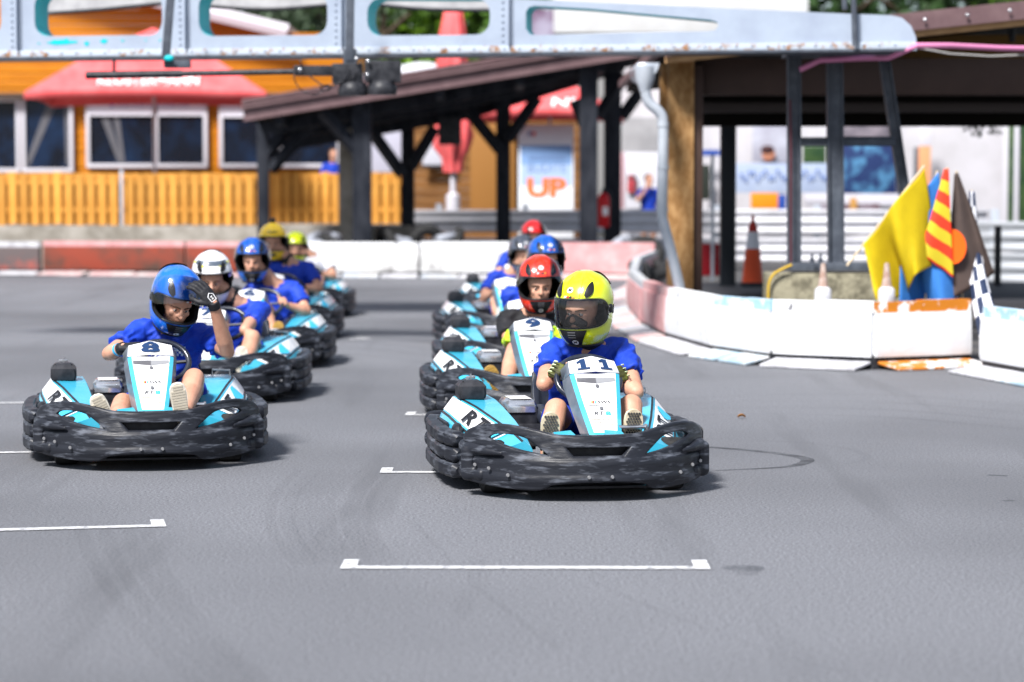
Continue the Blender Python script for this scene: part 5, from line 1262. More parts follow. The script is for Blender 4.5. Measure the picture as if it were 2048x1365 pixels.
bm = BM(); box(bm, Vector(((xr-14.6)/2, YB-.15, at(0, 193, YB).z))-BO, (xr+14.6, .3, .12), bev=.02); obj('sill_band', bm, P('dark_band', (.06, .04, .03), .6), bld, 20)
# brown timber house behind the closed parasol
hs = empty('timber_house', (1, 54, 0), 0, 'brown timber wall behind the folded red parasol', 'building'); HO = Vector((1, 54, 0)); m_bw = P('brown_cladding', (.20, .095, .03), .6, col2=(.13, .055, .016), nscale=4, stretch=(.3, 1, 3), rand=.18)
a, b = at(640, 410, 53.2), at(1160, 410, 53.2); zz = .3
while zz < 3.6: bm = BM(); box(bm, Vector(((a.x+b.x)/2, 53.3+.015*(int(zz*10) % 2), zz+.1))-HO, (b.x-a.x, .06, .195), bev=.012); obj('cladding_board', bm, m_bw, hs, 20); zz += .2
pbox('doorway', 940, 245, 1030, 430, 53.1, .1, P('ochre_door', (.26, .12, .03), .6), hs, HO)
pbox('menu_board', 845, 278, 905, 332, 53.0, .06, P('pale_grey_board', (.45, .46, .52), .5), hs, HO); pbox('menu_frame', 842, 330, 892, 336, 52.98, .08, m_blackp, hs, HO)
pbox('window', 722, 255, 808, 345, 53.05, .1, P('pale_window', (.40, .40, .48), .3), hs, HO)
# red parasols
m_par = P('red_parasol', (.70, .095, .10), .7, col2=(.74, .14, .145), nscale=3); m_parw = P('parasol_print', (.80, .74, .74), .7)
def parasol(cx, yrim, yap, hw, Y, label, text=None, turn=0.0, tsize=None, hd_=2.2):
    c = at(cx, yrim, Y); ap = at(cx, yap, Y); hwm = hw*Y/F; root = empty('parasol', (c.x, Y+hd_*0, tz if cx < 700 else .02), R(turn), label, 'parasol'); O = root.location.copy()
    N = 4; rim = []; zr, za = c.z-O.z, ap.z-O.z; corners = [(-1, -1), (1, -1), (1, 1), (-1, 1)]; bm = BM(); apx = bm.verts.new((0, 0, za)); vr = []
    for (sx, sy), (tx, ty) in zip(corners, corners[1:]+corners[:1]):
        for i in range(6):
            t = i/6; x, y = (sx+(tx-sx)*t)*hwm, (sy+(ty-sy)*t)*hwm*.95; vr.append(Vector((x, y, zr-.06*(1-4*t*(1-t))-.10*(1-4*t*(1-t))*0)))
    r1 = [bm.verts.new(Vector((v.x*.5, v.y*.5, zr+(za-zr)*.56))) for v in vr]; r2 = [bm.verts.new(v) for v in vr]; r3 = [bm.verts.new(v-Vector((0, 0, .14))) for v in vr]; n_ = len(vr)
    for k in range(n_):
        bm.faces.new((apx, r1[k], r1[(k+1) % n_])); bm.faces.new((r1[k], r2[k], r2[(k+1) % n_], r1[(k+1) % n_])); bm.faces.new((r2[k], r3[k], r3[(k+1) % n_], r2[(k+1) % n_]))
    thick(obj('canopy', bm, m_par, root, 25), .01)
    bm = BM(); tube(bm, [(0, 0, 0), (0, 0, za-.05)], .035, 10); obj('pole', bm, m_frame, root, 60)
    bm = BM(); box(bm, (0, 0, .06), (.6, .6, .12), bev=.03); obj('base', bm, m_conc, root, 20)
    if text:
        f0, f1 = Vector((0, -hwm*.95, zr)), Vector((0, -hwm*.475, zr+(za-zr)*.56)); t0, t1, wx, xo = tsize
        p = lambda x, t: f0.lerp(f1, t)+Vector((x*hwm, 0, 0)); text_patch('print', text, (p(xo-wx, t0), p(xo+wx, t0), p(xo+wx, t1), p(xo-wx, t1)), m_parw, root, .02, bold=.02, fill=1)
    return root
parasol(308, 188, 56, 228, 49.2, 'open red parasol with white lettering in front of the restaurant windows', 'KLOSTERMANN', 4, (.10, .38, .42, 0.02))
parasol(1100, 224, 150, 140, 50.0, 'open red parasol seen between the black canopy posts', 'NIC', -6, (.12, .55, .28, .38))
fp = empty('folded_parasol', at(906, 412, 48.8), 0, 'tall folded red parasol with a white pole base', 'parasol'); FO = fp.location.copy(); FO.z = .02; fp.location = FO
bm = BM(); rows = []
for (py, w) in ((12, 4), (20, 16), (70, 24), (130, 29), (150, 24), (225, 20), (245, 30), (270, 36), (295, 33), (316, 20), (345, 17)):
    z = at(906, py, 48.8).z-.02; rr = w*48.8/F; row = []
    for k in range(40): a_ = 2*math.pi*k/40; q = rr*(1+.16*math.cos(8*a_+py*.02)+.08*math.sin(5*a_+py*.1)); row.append(bm.verts.new((q*math.cos(a_), q*math.sin(a_)+0, z)))
    rows.append(row)
for r0, r1 in zip(rows, rows[1:]):
    for k in range(40): bm.faces.new((r0[k], r0[(k+1) % 40], r1[(k+1) % 40], r1[k]))
bm.faces.new(rows[0]); bm.faces.new(rows[-1]); obj('folded_canopy', bm, m_par, fp, 60)
bm = BM(); lathe(bm, [(.0, 0), (.25, 0), (.25, .05), (.09, .08), (.09, .6), (.14, .62), (.14, 1.35), (.06, 1.4), (.06, 2.2), (0, 2.2)], 16); obj('pole', bm, m_frame, fp, 40)
# roll-up banner
bn = empty('banner', (at(1092, 412, 49.2).x, 49.2, .02), 0, 'white and blue banner with orange UP lettering behind the guard rail', 'banner'); NO = bn.location.copy()
def banq(x0, x1, y0, y1, off=0): return [at(x, y, 49.2-off)-NO for x, y in ((x0, y1), (x1, y1), (x1, y0), (x0, y0))]
pbox('panel', 1037, 250, 1147, 530, 49.2, .04, P('banner_white', (.74, .76, .80), .5), bn, NO, .004)
bm = BM(); poly(bm, banq(1041, 1144, 291, 330, .005)); obj('print_band', bm, P('banner_blue', (.20, .33, .58), .5), bn, 0); bm = BM(); poly(bm, banq(1041, 1144, 330, 372, .005)); obj('print_band', bm, P('banner_pale_blue', (.36, .47, .68), .5), bn, 0)
text_patch('print_text', 'UP', banq(1054, 1133, 356, 395), P('banner_orange', (.74, .17, .05), .5), bn, .012, bold=.05, fill=1)
text_patch('print_text', 'BUDITE', banq(1056, 1132, 326, 345), P('banner_slate', (.16, .25, .45), .5), bn, .012, fill=1)
bm = BM(); 
for k in range(9): poly(bm, [at(1058+k*8.2+d_, y, 49.18)-NO for d_, y in ((0, 320), (5.5, 320), (5.5, 312), (0, 312))])
obj('print_text', bm, P('banner_slate', (.16, .25, .45), .5), bn, 0)
for x, mt in ((1056, P('banner_slate', (.16, .25, .45), .5)), (1064, m_red_p)): bm = BM(); poly(bm, banq(x, x+7, 264, 272, .006)); obj('print_mark', bm, mt, bn, 0)
# guard rails
m_rail = P('white_rail', (.62, .62, .66), .5, col2=(.52, .52, .55), nscale=3)
def guardrail(px0, px1, Y, zs, label, mt, h=.44, yaw=0.0):
    a, b = at(px0, 430, Y), at(px1, 430, Y+yaw); root = empty('guard_rail', ((a.x+b.x)/2, (a.y+b.y)/2, .02), 0, label, 'guard rail', 'steel guard rails'); O = root.location.copy()
    pr = [(0, -.5), (.03, -.46), (.035, -.36), (-.045, -.22), (-.045, -.16), (.035, -.03), (.035, .05), (-.045, .18), (-.045, .24), (.03, .38), (.03, .46), (0, .5)]
    for z in zs:
        bm = BM(); secs = [[Vector((p.x, p.y-u-.02, z+v*h))-O for u, v in pr] for p in (a, a.lerp(b, .5), b)]; loft(bm, secs, closed=False); thick(obj('beam', bm, mt, root, 40), .006)
    for k in range(int((b.x-a.x)/2)+1):
        p = a.lerp(b, (k+.3)/(int((b.x-a.x)/2)+1)); bm = BM(); box(bm, Vector((p.x, p.y+.10, .6))-O, (.12, .12, 1.2), bev=.004); obj('post', bm, m_zinc, root, 20)
    return root
guardrail(826, 1345, 48.2, (.86, .30), 'white guard rail under the canopy, left of the downpipe', m_rail)
guardrail(1375, 1975, 44.4, (.90, .38), 'white guard rail behind the steel trestle', m_rail)
guardrail(1940, 2300, 36.0, (.80, .34), 'grey guard rail right of the flags', P('grey_rail', (.42, .44, .47), .45), yaw=-2.0)
bm = BM(); a = at(1996, 452, 29.6); box(bm, Vector((a.x, 29.6, a.z/2)), (.075, .08, a.z), bev=.006); tag(obj('black_post', bm, m_blackp), 'thin black post right of the brown flag', 'post')
# white building on the right with posters
m_wall = P('white_render', (.47, .46, .49), .7, col2=(.41, .40, .42), nscale=1.5)
wb = empty('white_hall', (7, 54, 0), 0, 'white rendered hall with posters behind the shed', 'building'); WO = Vector((7, 54, 0))
pbox('wall', 1235, 120, 2400, 600, 53.5, .3, m_wall, wb, WO, .01); pbox('wall', 1235, 235, 1345, 330, 53.2, .1, P('grey_block_wall', (.30, .30, .31), .8, col2=(.24, .24, .25), nscale=2), wb, WO)
def poster(x0, y0, x1, y1, mt, Y=53.1): return pbox('poster', x0, y0, x1, y1, Y, .04, mt, wb, WO, .003)
poster(1245, 305, 1325, 418, P('poster_white', (.55, .55, .60), .5)); poster(1255, 350, 1272, 386, P('poster_red', (.40, .05, .06), .5, col2=(.04, .04, .05), nscale=3, lo=.45, hi=.55), 53.0); poster(1237, 305, 1247, 418, P('poster_pink', (.55, .33, .36), .5), 53.05)
poster(1505, 250, 1580, 325, P('poster_grey', (.30, .30, .36), .5, col2=(.42, .43, .50), nscale=1.5))
bm = BM(); sphere(bm, at(1537, 308, 53.0)-WO, (.15, .03, .17), 14, 10); obj('printed_head', bm, P('poster_skin', (.42, .18, .11), .6), wb, 60); bm = BM(); sphere(bm, at(1535, 300, 52.98)-WO, (.15, .03, .10), 12, 8); obj('printed_hair', bm, P('poster_hair', (.05, .02, .02), .6), wb, 60)
poster(1400, 300, 1440, 312, P('poster_navy', (.02, .06, .28), .5)); poster(1403, 330, 1420, 400, P('dark_louvre', (.02, .025, .02), .5))
bnm = P('pale_blue_banner', (.34, .40, .52), .55, col2=(.30, .36, .50), nscale=2); poster(1468, 327, 1660, 386, bnm, 52.4)
bm = BM()
for k in range(22):
    x, y = 1480+k*8, 342+14*math.sin(k*1.9)*.6+8; poly(bm, [at(x+dx_, y+dy_, 52.35)-WO for dx_, dy_ in ((0, 4), (5, 4), (6, -3), (1, -3))])
obj('banner_print', bm, P('banner_ink', (.10, .17, .42), .5), wb, 0)
poster(1606, 292, 1652, 328, P('green_window', (.02, .05, .02), .3, col2=(.05, .09, .03), nscale=4)); poster(1686, 252, 1790, 275, P('poster_dark', (.10, .09, .11), .5, col2=(.22, .19, .22), nscale=3))
poster(1686, 283, 1792, 388, P('poster_blue', (.015, .03, .10), .45, col2=(.10, .30, .50), nscale=3.2, lo=.48, hi=.72))
poster(1610, 388, 1800, 412, m_frame); poster(1502, 386, 1556, 418, P('orange_box', (.70, .22, .01), .5), 51.0); poster(1556, 390, 1572, 420, P('poster_navy', (.02, .06, .28), .5), 51.0)
poster(1640, 408, 1760, 428, P('maroon_bench', (.10, .05, .06), .6, col2=(.24, .22, .26), nscale=5), 51.0); poster(1700, 396, 1714, 425, P('tan_box', (.42, .22, .06), .6), 50.9)
poster(1838, 292, 1860, 430, P('terracotta_pipe', (.62, .27, .13), .6), 52.8); poster(1838, 245, 1862, 293, m_frame, 52.8); poster(1828, 295, 1839, 380, m_dgrey, 52.9)
poster(2008, 245, 2075, 448, m_frame, 53.0); poster(2018, 245, 2060, 446, P('green_window', (.02, .05, .02), .3), 52.9); poster(2030, 245, 2036, 446, m_frame, 52.8)
# red panel, cone and fire extinguisher
bm = BM(); box(bm, at(1418, 520, 31.5), (.30, .12, .42), bev=.02); tag(obj('red_box', bm, P('red_panel', (.30, .012, .02), .5)), 'dark red box beside the black shed post', 'box')
bm = BM(); tube(bm, [at(1425, 310, 31.2), at(1425, 562, 31.2)], .022, 8); tag(obj('steel_pole', bm, m_zinc, sm=60), 'thin grey pole in front of the dark red box', 'pole')
cn = empty('traffic_cone', at(1505, 566, 27.2), 0, 'red traffic cone with a white band on the shed deck', 'cone'); bm = BM(); kz = 27.2/F
for nm, mt, pr in (('body', P('cone_red', (.62, .075, .02), .5), [(0, 0), (22*kz, 0), (21*kz, 6*kz), (14.5*kz, 68*kz), (0, 68*kz)]), ('band', P('cone_white', (.62, .63, .68), .5), [(0, 67.5*kz), (14.5*kz, 68*kz), (10*kz, 102*kz), (0, 102*kz)]), ('tip', P('cone_dark_red', (.42, .03, .02), .5), [(10*kz, 101.5*kz), (9*kz, 112*kz), (4*kz, 124*kz), (2.5*kz, 136*kz), (0, 136*kz)])):
    bm = BM(); lathe(bm, pr, 24); obj(nm, bm, mt, cn, 40)
bm = BM(); box(bm, (0, 0, -.02), (48*kz, 48*kz, .05), bev=.012); obj('base', bm, m_blackp, cn, 20)
fe = empty('fire_extinguisher', at(1207, 455, 44.9), 0, 'red fire extinguisher hanging on a black canopy post', 'fire extinguisher'); bm = BM(); lathe(bm, [(0, 0), (.10, 0), (.115, .03), (.115, .52), (.09, .60), (.04, .64), (0, .64)], 18); obj('cylinder', bm, P('extinguisher_red', (.50, .01, .015), .35), fe, 50)
bm = BM(); box(bm, (0, 0, .68), (.07, .05, .09), bev=.01); tube(bm, [(.0, -.02, .70), (.13, -.03, .66), (.14, -.03, .4), (.13, -.03, .15)], .015, 8); obj('valve', bm, m_blackp, fe, 50); bm = BM(); box(bm, (.03, -.115, .3), (.10, .01, .16)); obj('label', bm, m_paper, fe, 0)
# old tyres lying behind the barrier
TL = ['grey tyre on top of the pile left of the concrete pillar', 'grey tyre next to the rearmost neon helmet', 'black tyre at the foot of the concrete pillar', 'black tyre standing right of the tall canopy post', 'pale tyre lying flat before the short fence', 'black tyre standing left of the white guard rail', 'pale tyre lying below the folded parasol',
      'black tyre tipped over right of the folded parasol', 'grey tyre behind the pink barrier by the downpipe', 'black tyre leaning inside the barrier corner', 'black tyre lying lowest beside the downpipe bend', 'black tyre standing nearest to the chipboard post']
for i, (px, py, tilt, Y, c2) in enumerate(((648, 474, 20, 42.4, 1), (625, 480, 10, 42.2, 1), (672, 482, 30, 42.3, 0), (775, 482, 70, 42.2, 0), (805, 480, 15, 42.3, 1), (853, 480, 75, 42.2, 0), (885, 478, 25, 42.3, 1), (905, 482, 60, 42.3, 0), (1255, 488, 35, 41.4, 1), (1290, 500, 60, 40.5, 0), (1298, 530, 20, 37.5, 0), (1300, 560, 70, 35.0, 0))):
    p = at(px, py, Y); bm = BM(); ring = [Vector((.24*math.cos(a_), .24*math.sin(a_), 0)) for a_ in [2*math.pi*k/24 for k in range(25)]]; tube(bm, ring, [(.10, .085)]*25, 10, (0, 0, 1), caps=False)
    o = obj('old_tyre', bm, P('grey_painted_tyre', (.30, .32, .37), .6, col2=(.05, .05, .06), nscale=5, lo=.45, hi=.6) if c2 else m_rubber, None, 60); o.location = p-Vector((0, 0, .06)); o.rotation_euler = (R(tilt), R(12*math.sin(i)), R(40*i)); tag(o, TL[i], 'tyre', 'old tyres behind the far barriers')
for i, (x, y, w) in enumerate(((-3.5, 42.5, 1.7), (-1.7, 42.4, 2.4), (2.0, 41.3, .8))):
    bm = BM(); box(bm, Vector((x, y, .22)), (w, .7, .42), bev=.05); tag(obj('tyre_bale', bm, m_blackp), ('wide', 'long', 'small')[i]+' black bale under the old tyres'+(' at the left', ' in the middle', ' by the downpipe')[i], 'bale')
# bystanders
def bystander(px, ptop, Y, floor_z, label, hand=None, h=1.72):
    kk = h/1.78; tp = at(px, ptop, Y); root = empty('person', (tp.x, Y, tp.z-h), R(20), label, 'person'); base = Vector((0, 0, 0)); z = lambda v: v*kk
    J = {'spine': ((0, 0, z(.95)), (0, 0, z(1.08)), (0, 0, z(1.25)), (0, 0, z(1.40)), (0, 0, z(1.48))), 'arm': {}, 'hand': {}, 'leg': {}, 'foot': {}, 'head': Vector((0, -.02, z(1.63))), 'hrot': rotm(0, 5, 0)}
    for s in (-1, 1):
        J['arm'][s] = ((s*.18, 0, z(1.40)), (s*.24, .02, z(1.12)), (s*.22, -.10, z(.90))); J['hand'][s] = {'d': (0, -.2, -1), 'n': (s, 0, 0), 'curl': (15, 20, 15)}
        if hand == s: J['arm'][s] = ((s*.18, 0, z(1.40)), (s*.30, -.14, z(1.22)), (s*.10, -.20, z(1.50))); J['hand'][s] = {'d': (-s*.3, .1, .9), 'n': (s, -.6, 0), 'curl': (25, 30, 20)}
        J['leg'][s] = (Vector((s*.09, 0, z(.9))), Vector((s*.10, -.02, z(.5))), Vector((s*.10, .02, z(.11)))); J['foot'][s] = Vector((0, -1, .0001))
    build_person(root, base, J, dict(vox=.014, svox=.016, shirt=m_shirt, shorts=m_shortsd, shorts_len=.9, hs=1.0))
    bm = BM(); sphere(bm, Vector((0, .01, z(1.70))), (.088, .105, .085), 16, 10); obj('hair', bm, m_hair, root, 60)
bystander(666, 298, 50.2, tz, 'bystander in a blue shirt leaning behind the board fence')
bystander(1297, 348, 49.8, 0, 'bystander in a dark blue shirt with a hand raised to the face', hand=-1)
# white tarp strips and white hall roof seen through the gantry openings
m_tarp = P('grey_tarp', (.34, .34, .35), .7, col2=(.24, .24, .25), nscale=4)
aw = empty('awning', at(520, 10, 27), 0, 'grey awning edge seen through the gantry openings', 'awning'); AO = aw.location.copy()
bm = BM(); pts = [at(x, y, 27.0)-AO for x, y, _ in crom([(60, 30, 0), (190, 21, 0), (330, 8, 0), (400, 12, 0), (530, 20, 0), (660, 11, 0), (740, 10, 0), (860, 20, 0), (990, 21, 0)], 4, False)]
rows = [[bm.verts.new(p+Vector((0, dy_, dz_))) for p in pts] for dy_, dz_ in ((0, 0), (.05, .22), (.9, .45), (2.0, .6))]
for r0, r1 in zip(rows, rows[1:]):
    for k in range(len(pts)-1): bm.faces.new((r0[k], r0[k+1], r1[k+1], r1[k]))
obj('sheet', bm, m_tarp, aw, 50); bm = BM(); tube(bm, [p-Vector((0, .02, 0)) for p in pts], .022, 6); obj('hem', bm, m_blackp, aw, 60)
fh_ = empty('flat_roof_hall', (4, 66, 0), 0, 'pale flat roofed hall behind the gantry', 'building'); FH = Vector((4, 66, 0)); pbox('wall', 1108, -60, 1616, 66, 66, 4, P('pale_hall', (.55, .56, .57), .7, col2=(.48, .48, .48), nscale=1), fh_, FH); pbox('lower_wall', 1090, 62, 1630, 420, 66.4, 4, P('hall_grey', (.22, .22, .22), .8), fh_, FH); pbox('annex', 1052, 20, 1108, 420, 66.3, 3, P('annex_maroon', (.12, .07, .12), .7, col2=(.28, .26, .34), nscale=1.2), fh_, FH)
tn = empty('white_tent', at(850, 170, 58), 0, 'white tent roof behind the brown canopy', 'tent'); bm = BM(); c = at(845, 130, 58)-tn.location
loft(bm, [[c+Vector((x*w, y*w, z)) for x, y in ((-1, -1), (1, -1), (1, 1), (-1, 1))] for w, z in ((2.2, -1.2), (1.6, -.35), (.15, .05))]); obj('tent_roof', bm, P('tent_white', (.62, .62, .66), .7), tn, 20); 
for sx in (-1, 1):
    for sy in (-1, 1):
        bm = BM(); q = c+Vector((sx*2.1, sy*2.1, -1.2)); tube(bm, [q, Vector((q.x, q.y, -tn.location.z))], .04, 8); obj('tent_leg', bm, m_frame, tn, 60)
# ------------------------------------------------------------------ trees behind
def leafmat(n_, c, c2):
    m = P(n_, c, .6, col2=c2, nscale=.8, lo=.35, hi=.65, rand=.12); b = m.node_tree.nodes['Principled BSDF']; b.inputs['Subsurface Weight'].default_value = 0; return m
LM = [leafmat('leaf_bright', (.17, .31, .02), (.08, .18, .012)), leafmat('leaf_mid', (.09, .18, .02), (.04, .10, .012)), leafmat('leaf_grey', (.16, .21, .16), (.08, .13, .06)), leafmat('leaf_dark', (.02, .05, .010), (.012, .03, .007))]
m_bark = P('bark', (.09, .065, .045), .85, col2=(.05, .035, .025), nscale=5, bump=.4, bscale=20)
def tree(px, Y, H, Rr, mi, label, n_=2600, seed=0):
    rnd = random.Random(seed+5); x = (px-1024)/F*Y; root = empty('tree', (x, Y, 0), 0, label, 'tree', 'leafy trees behind the buildings'); bm = BM()
    tube(bm, [(0, 0, 0), (.05, 0, H*.25), (-.06, .05, H*.5), (.0, 0, H*.8)], [.26, .2, .14, .05], 10)
    for k in range(7):
        a_ = k*2.4; z = H*(.3+.07*k); tube(bm, [(0, 0, z), (math.cos(a_)*Rr*.4, math.sin(a_)*Rr*.4, z+H*.10), (math.cos(a_)*Rr*.75, math.sin(a_)*Rr*.75, z+H*.16)], [.09, .06, .02], 6)
    obj('trunk', bm, m_bark, root, 60)
    cl = [(Vector((rnd.gauss(0, .42)*Rr, rnd.gauss(0, .42)*Rr, H*(.30+.62*rnd.random()))), rnd.uniform(.5, 1.0)*Rr*.42) for _ in range(26)]; bm = BM()
    for k in range(n_):
        c, r = cl[k % len(cl)]; d = Vector((rnd.gauss(0, 1), rnd.gauss(0, 1), rnd.gauss(0, 1))).normalized(); p = c+d*r*rnd.uniform(.55, 1.05); s = rnd.uniform(.12, .26)
        u = d.orthogonal().normalized(); u = (Matrix.Rotation(rnd.uniform(0, 6.28), 3, d) @ u+d*rnd.uniform(-.5, .5)).normalized(); w = u.cross(d).normalized()
        poly(bm, [p-u*s, p+w*s*.6, p+u*s, p-w*s*.6])
    obj('crown', bm, LM[mi], root, 0)
for i, (px, Y, H, Rr, mi, lb) in enumerate(((520, 72, 9, 3.0, 2, 'greyish green tree behind the restaurant roof'), (590, 76, 9.5, 3.2, 1, 'mid green tree seen through the second gantry opening'), (660, 70, 8.5, 2.6, 2, 'silvery tree left of the light bar hanger'), (770, 70, 9, 3.2, 0, 'bright green tree left of the folded parasol'), (860, 74, 10, 3.4, 0, 'bright green tree right behind the folded parasol'), (960, 72, 9, 3.2, 1, 'mid green tree right of the folded parasol'), (1060, 80, 10, 3.4, 1, 'tree beside the pale flat roofed hall'), (1690, 72, 10, 3.6, 3, 'dark tree above the end of the gantry'), (1850, 72, 10.5, 3.8, 3, 'dark tree above the brown shed roof'), (2020, 74, 10.5, 3.8, 3, 'dark tree at the upper right corner'), (2200, 74, 10, 3.8, 1, 'tree beyond the right edge of the shed'))):
    tree(px, Y, H, Rr, mi, lb, seed=i)
vn = empty('hanging_plant', at(1965, 235, 30.5), 0, 'dark leafy plant hanging under the shed roof', 'plant'); bm = BM(); rnd = random.Random(3)
for k in range(60):
    t = rnd.random(); p = at(1935+62*rnd.random(), 238+30*t*t, 30.5)-vn.location; s = .05; d = Vector((rnd.gauss(0, 1), rnd.gauss(0, 1), -1)).normalized(); u = d.orthogonal().normalized(); poly(bm, [p, p+d*s+u*s*.4, p+d*s*2.2, p+d*s-u*s*.4])
obj('foliage', bm, LM[3], vn, 0); bm = BM(); box(bm, Vector((0, 0, .12)), (.7, .15, .14), bev=.02); obj('basket', bm, m_blackp, vn, 20)
lf = gnd(1483, 838); bm = BM(); g = [[bm.verts.new(Vector((.026*(u-.5)*2, .02*(v-.5)*2*math.sin(math.pi*(.1+.8*u)), .006+.03*abs(v-.5)+.012*math.sin(u*3)))+lf) for u in (0, .25, .5, .75, 1)] for v in (0, .5, 1)]
for j in range(2):
    for i in range(4): bm.faces.new((g[j][i], g[j][i+1], g[j+1][i+1], g[j+1][i]))
tag(obj('dry_leaf', bm, P('dry_leaf', (.30, .13, .03), .7), sm=60), 'single dry brown leaf lying on the asphalt right of kart 11', 'leaf')
# ------------------------------------------------------------------ the grid of karts and drivers
proto = make_kart()
KARTS = {}
_used = [False]
def place(key, px, Z, rz, label, number=None, bx=0.0):
    k = proto if not _used[0] else copy_tree(proto); _used[0] = True
    k.location = ((px-1024)/F*Z, Z, 0); k.rotation_euler = (0, 0, R(rz)); tag(k, label, 'go-kart', 'cyan and black go-karts on the grid')
    KARTS[key] = (k, number, bx); return k
place('11', 1201, 11.5, 9, 'cyan and black go-kart numbered 11 at the front of the grid', '11', .09)
place('8', 300, 12.75, 10.5, 'cyan and black go-kart numbered 8 leading the left row', '8', .02)
place('9', 1078, 15.15, 5.5, 'cyan and black go-kart numbered 9 right behind kart 11', '9', .03)
place('7', 388, 16.6, -1, 'cyan and black go-kart carrying the driver in the white helmet', '7')
place('A', 1064, 17.95, 5, 'cyan and black go-kart third in the right row, mostly hidden behind kart 9')
place('L3', 479, 19.8, -1, 'cyan and black go-kart third in the left row', '6')
place('B', 1030, 22.4, 6, 'cyan and black go-kart carrying the driver in the grey helmet')
place('L4', 527, 23.6, -1, 'cyan and black go-kart carrying the driver in the dark yellow helmet')
place('C', 1042, 27.0, 5, 'farthest cyan and black go-kart of the right row')
place('L5', 571, 27.7, -2, 'farthest cyan and black go-kart of the left row')
def inv(key, px, py, Y):
    k = KARTS[key][0]; M4 = Matrix.Translation(k.location) @ Matrix.Rotation(k.rotation_euler.z, 4, 'Z')
    return M4.inverted() @ at(px, py, Y)
for key, (k, num, bx) in KARTS.items():
    b = [c for c in k.children if c.name.startswith('bonnet')][0]; b.location.x = bx
    if key == '11': [c for c in k.children if c.name.startswith('steering_wheel')][0].location.x = .04
    if num: kart_digit(b, num)
hm_y = helmet_mat('neon_yellow_shell', (.62, .72, .008)); hm_b = helmet_mat('blue_shell', (.008, .13, .62)); hm_r = helmet_mat('red_orange_shell', (.80, .035, .008))
hm_w = helmet_mat('white_shell', (.78, .78, .80)); hm_g = helmet_mat('grey_shell', (.10, .115, .15)); hm_d = helmet_mat('dark_yellow_shell', (.92, .60, .01)); hm_rr = helmet_mat('red_shell', (.62, .012, .012))
hm_bl = helmet_mat('mid_blue_shell', (.008, .10, .46)); m_blue_gfx = helmet_mat('violet_blue_paint', (.05, .06, .50)); m_yel_gfx = helmet_mat('yellow_paint', (.65, .62, .02)); m_gry_gfx = helmet_mat('slate_paint', (.07, .09, .12))
m_lug = P('dark_lug', (.03, .03, .032), .7, col2=(.09, .085, .08), nscale=30); m_cream = P('cream_sole', (.60, .52, .38), .6, col2=(.40, .33, .22), nscale=20)
m_tan = P('tan_shoe', (.42, .26, .06), .6, col2=(.30, .18, .05), nscale=16); m_offw = P('off_white_sole', (.68, .64, .56), .6, col2=(.50, .46, .38), nscale=14)

# driver 11
K = '11'
seat_driver(KARTS[K][0], dict(wx=.04, vox=.0065, svox=.009, wrinkle=.014, dx=.05, up=.03, lean=.03, hrot=(-36, 6, 0), hc=inv(K, 1170, 612, 12.65), gaze=-.004,
    helmet=dict(mat=hm_y, visor='down', badge='M', nose=True, bpos=(R(-6), .105), cpos=R(4), linemat=P('olive_seam', (.25, .28, .01), .4)), glove=m_glove_o, gcut=.5, band=-1, shorts=m_shorts,
    grip={-1: 158, 1: 12}, elbow={-1: inv(K, 1088, 768, 12.45), 1: inv(K, 1272, 785, 12.45)}, knee={-1: inv(K, 1112, 820, 12.22), 1: inv(K, 1262, 812, 12.2)},
    ankle={-1: inv(K, 1096, 902, 11.98), 1: inv(K, 1260, 896, 11.98)}, foot={-1: (.0, -.10, .9), 1: (.01, -.1, .9)}, sole=m_cream, treadmat=m_lug, tread='lugs', sleeve=.62),
    'driver in neon yellow helmet and blue shirt, head turned aside, in kart 11')
# driver 8
K = '8'
r8, shirt8, base8 = seat_driver(KARTS[K][0], dict(vox=.0065, svox=.009, wrinkle=.014, dx=.04, up=.06, lean=.05, hrot=(14, 24, 8), hc=inv(K, 352, 594, 13.86), hsc=.945,
    helmet=dict(mat=hm_b, visor='up', vang=40, badge='L', bpos=(R(12), .085), line=False), glove=m_glove_k, glogo=1, band=-1, grip={-1: 128, 1: 8},
    elbow={-1: inv(K, 224, 712, 13.74)},
    arm={-1: dict(el=inv(K, 218, 708, 13.72), wr=inv(K, 246, 696, 13.60), d=(.90, -.30, .10), n=(.05, -.35, .94), ts=-1, curl=(38, 62, 45)), 1: dict(sh=inv(K, 420, 676, 14.02), el=inv(K, 455, 704, 13.76), wr=inv(K, 427, 607, 13.62), d=(-.60, .10, .80), n=(.42, -.86, .2), ts=-1, curl=(16, 26, 20), spread=.25)},
    knee={-1: inv(K, 246, 808, 13.35), 1: inv(K, 388, 758, 13.4)}, ankle={-1: inv(K, 232, 850, 12.95), 1: inv(K, 368, 834, 12.95)}, foot={-1: (-.32, -.16, .7), 1: (-.12, -.16, .75)},
    sole=m_offw, treadmat=P('sole_groove', (.5, .45, .36), .6), upper=m_offw), 'driver in blue helmet raising a black gloved hand, in kart 8')
# driver 9
K = '9'
seat_driver(KARTS[K][0], dict(vox=.008, svox=.011, dx=-.03, up=.0, hrot=(-2, 6, 0), hc=inv(K, 1079, 565, 16.3), shirt=m_shirtk, shorts=m_shortsd, glove=m_glove_y, scarf=False,
    helmet=dict(mat=hm_r, visor='up', vang=46, badge='S', bpos=(0, .12)), grip={-1: 178, 1: 2}, elbow={-1: inv(K, 1020, 690, 16.2)}, knee={-1: inv(K, 1030, 700, 15.95)}, ankle={-1: inv(K, 1008, 785, 15.6)}, foot={-1: (-.35, -.1, .8), 1: (.1, -.1, .9)},
    sole=m_tan, treadmat=m_tan, upper=m_tan), 'driver in red orange helmet and black shirt, looking ahead, in kart 9')
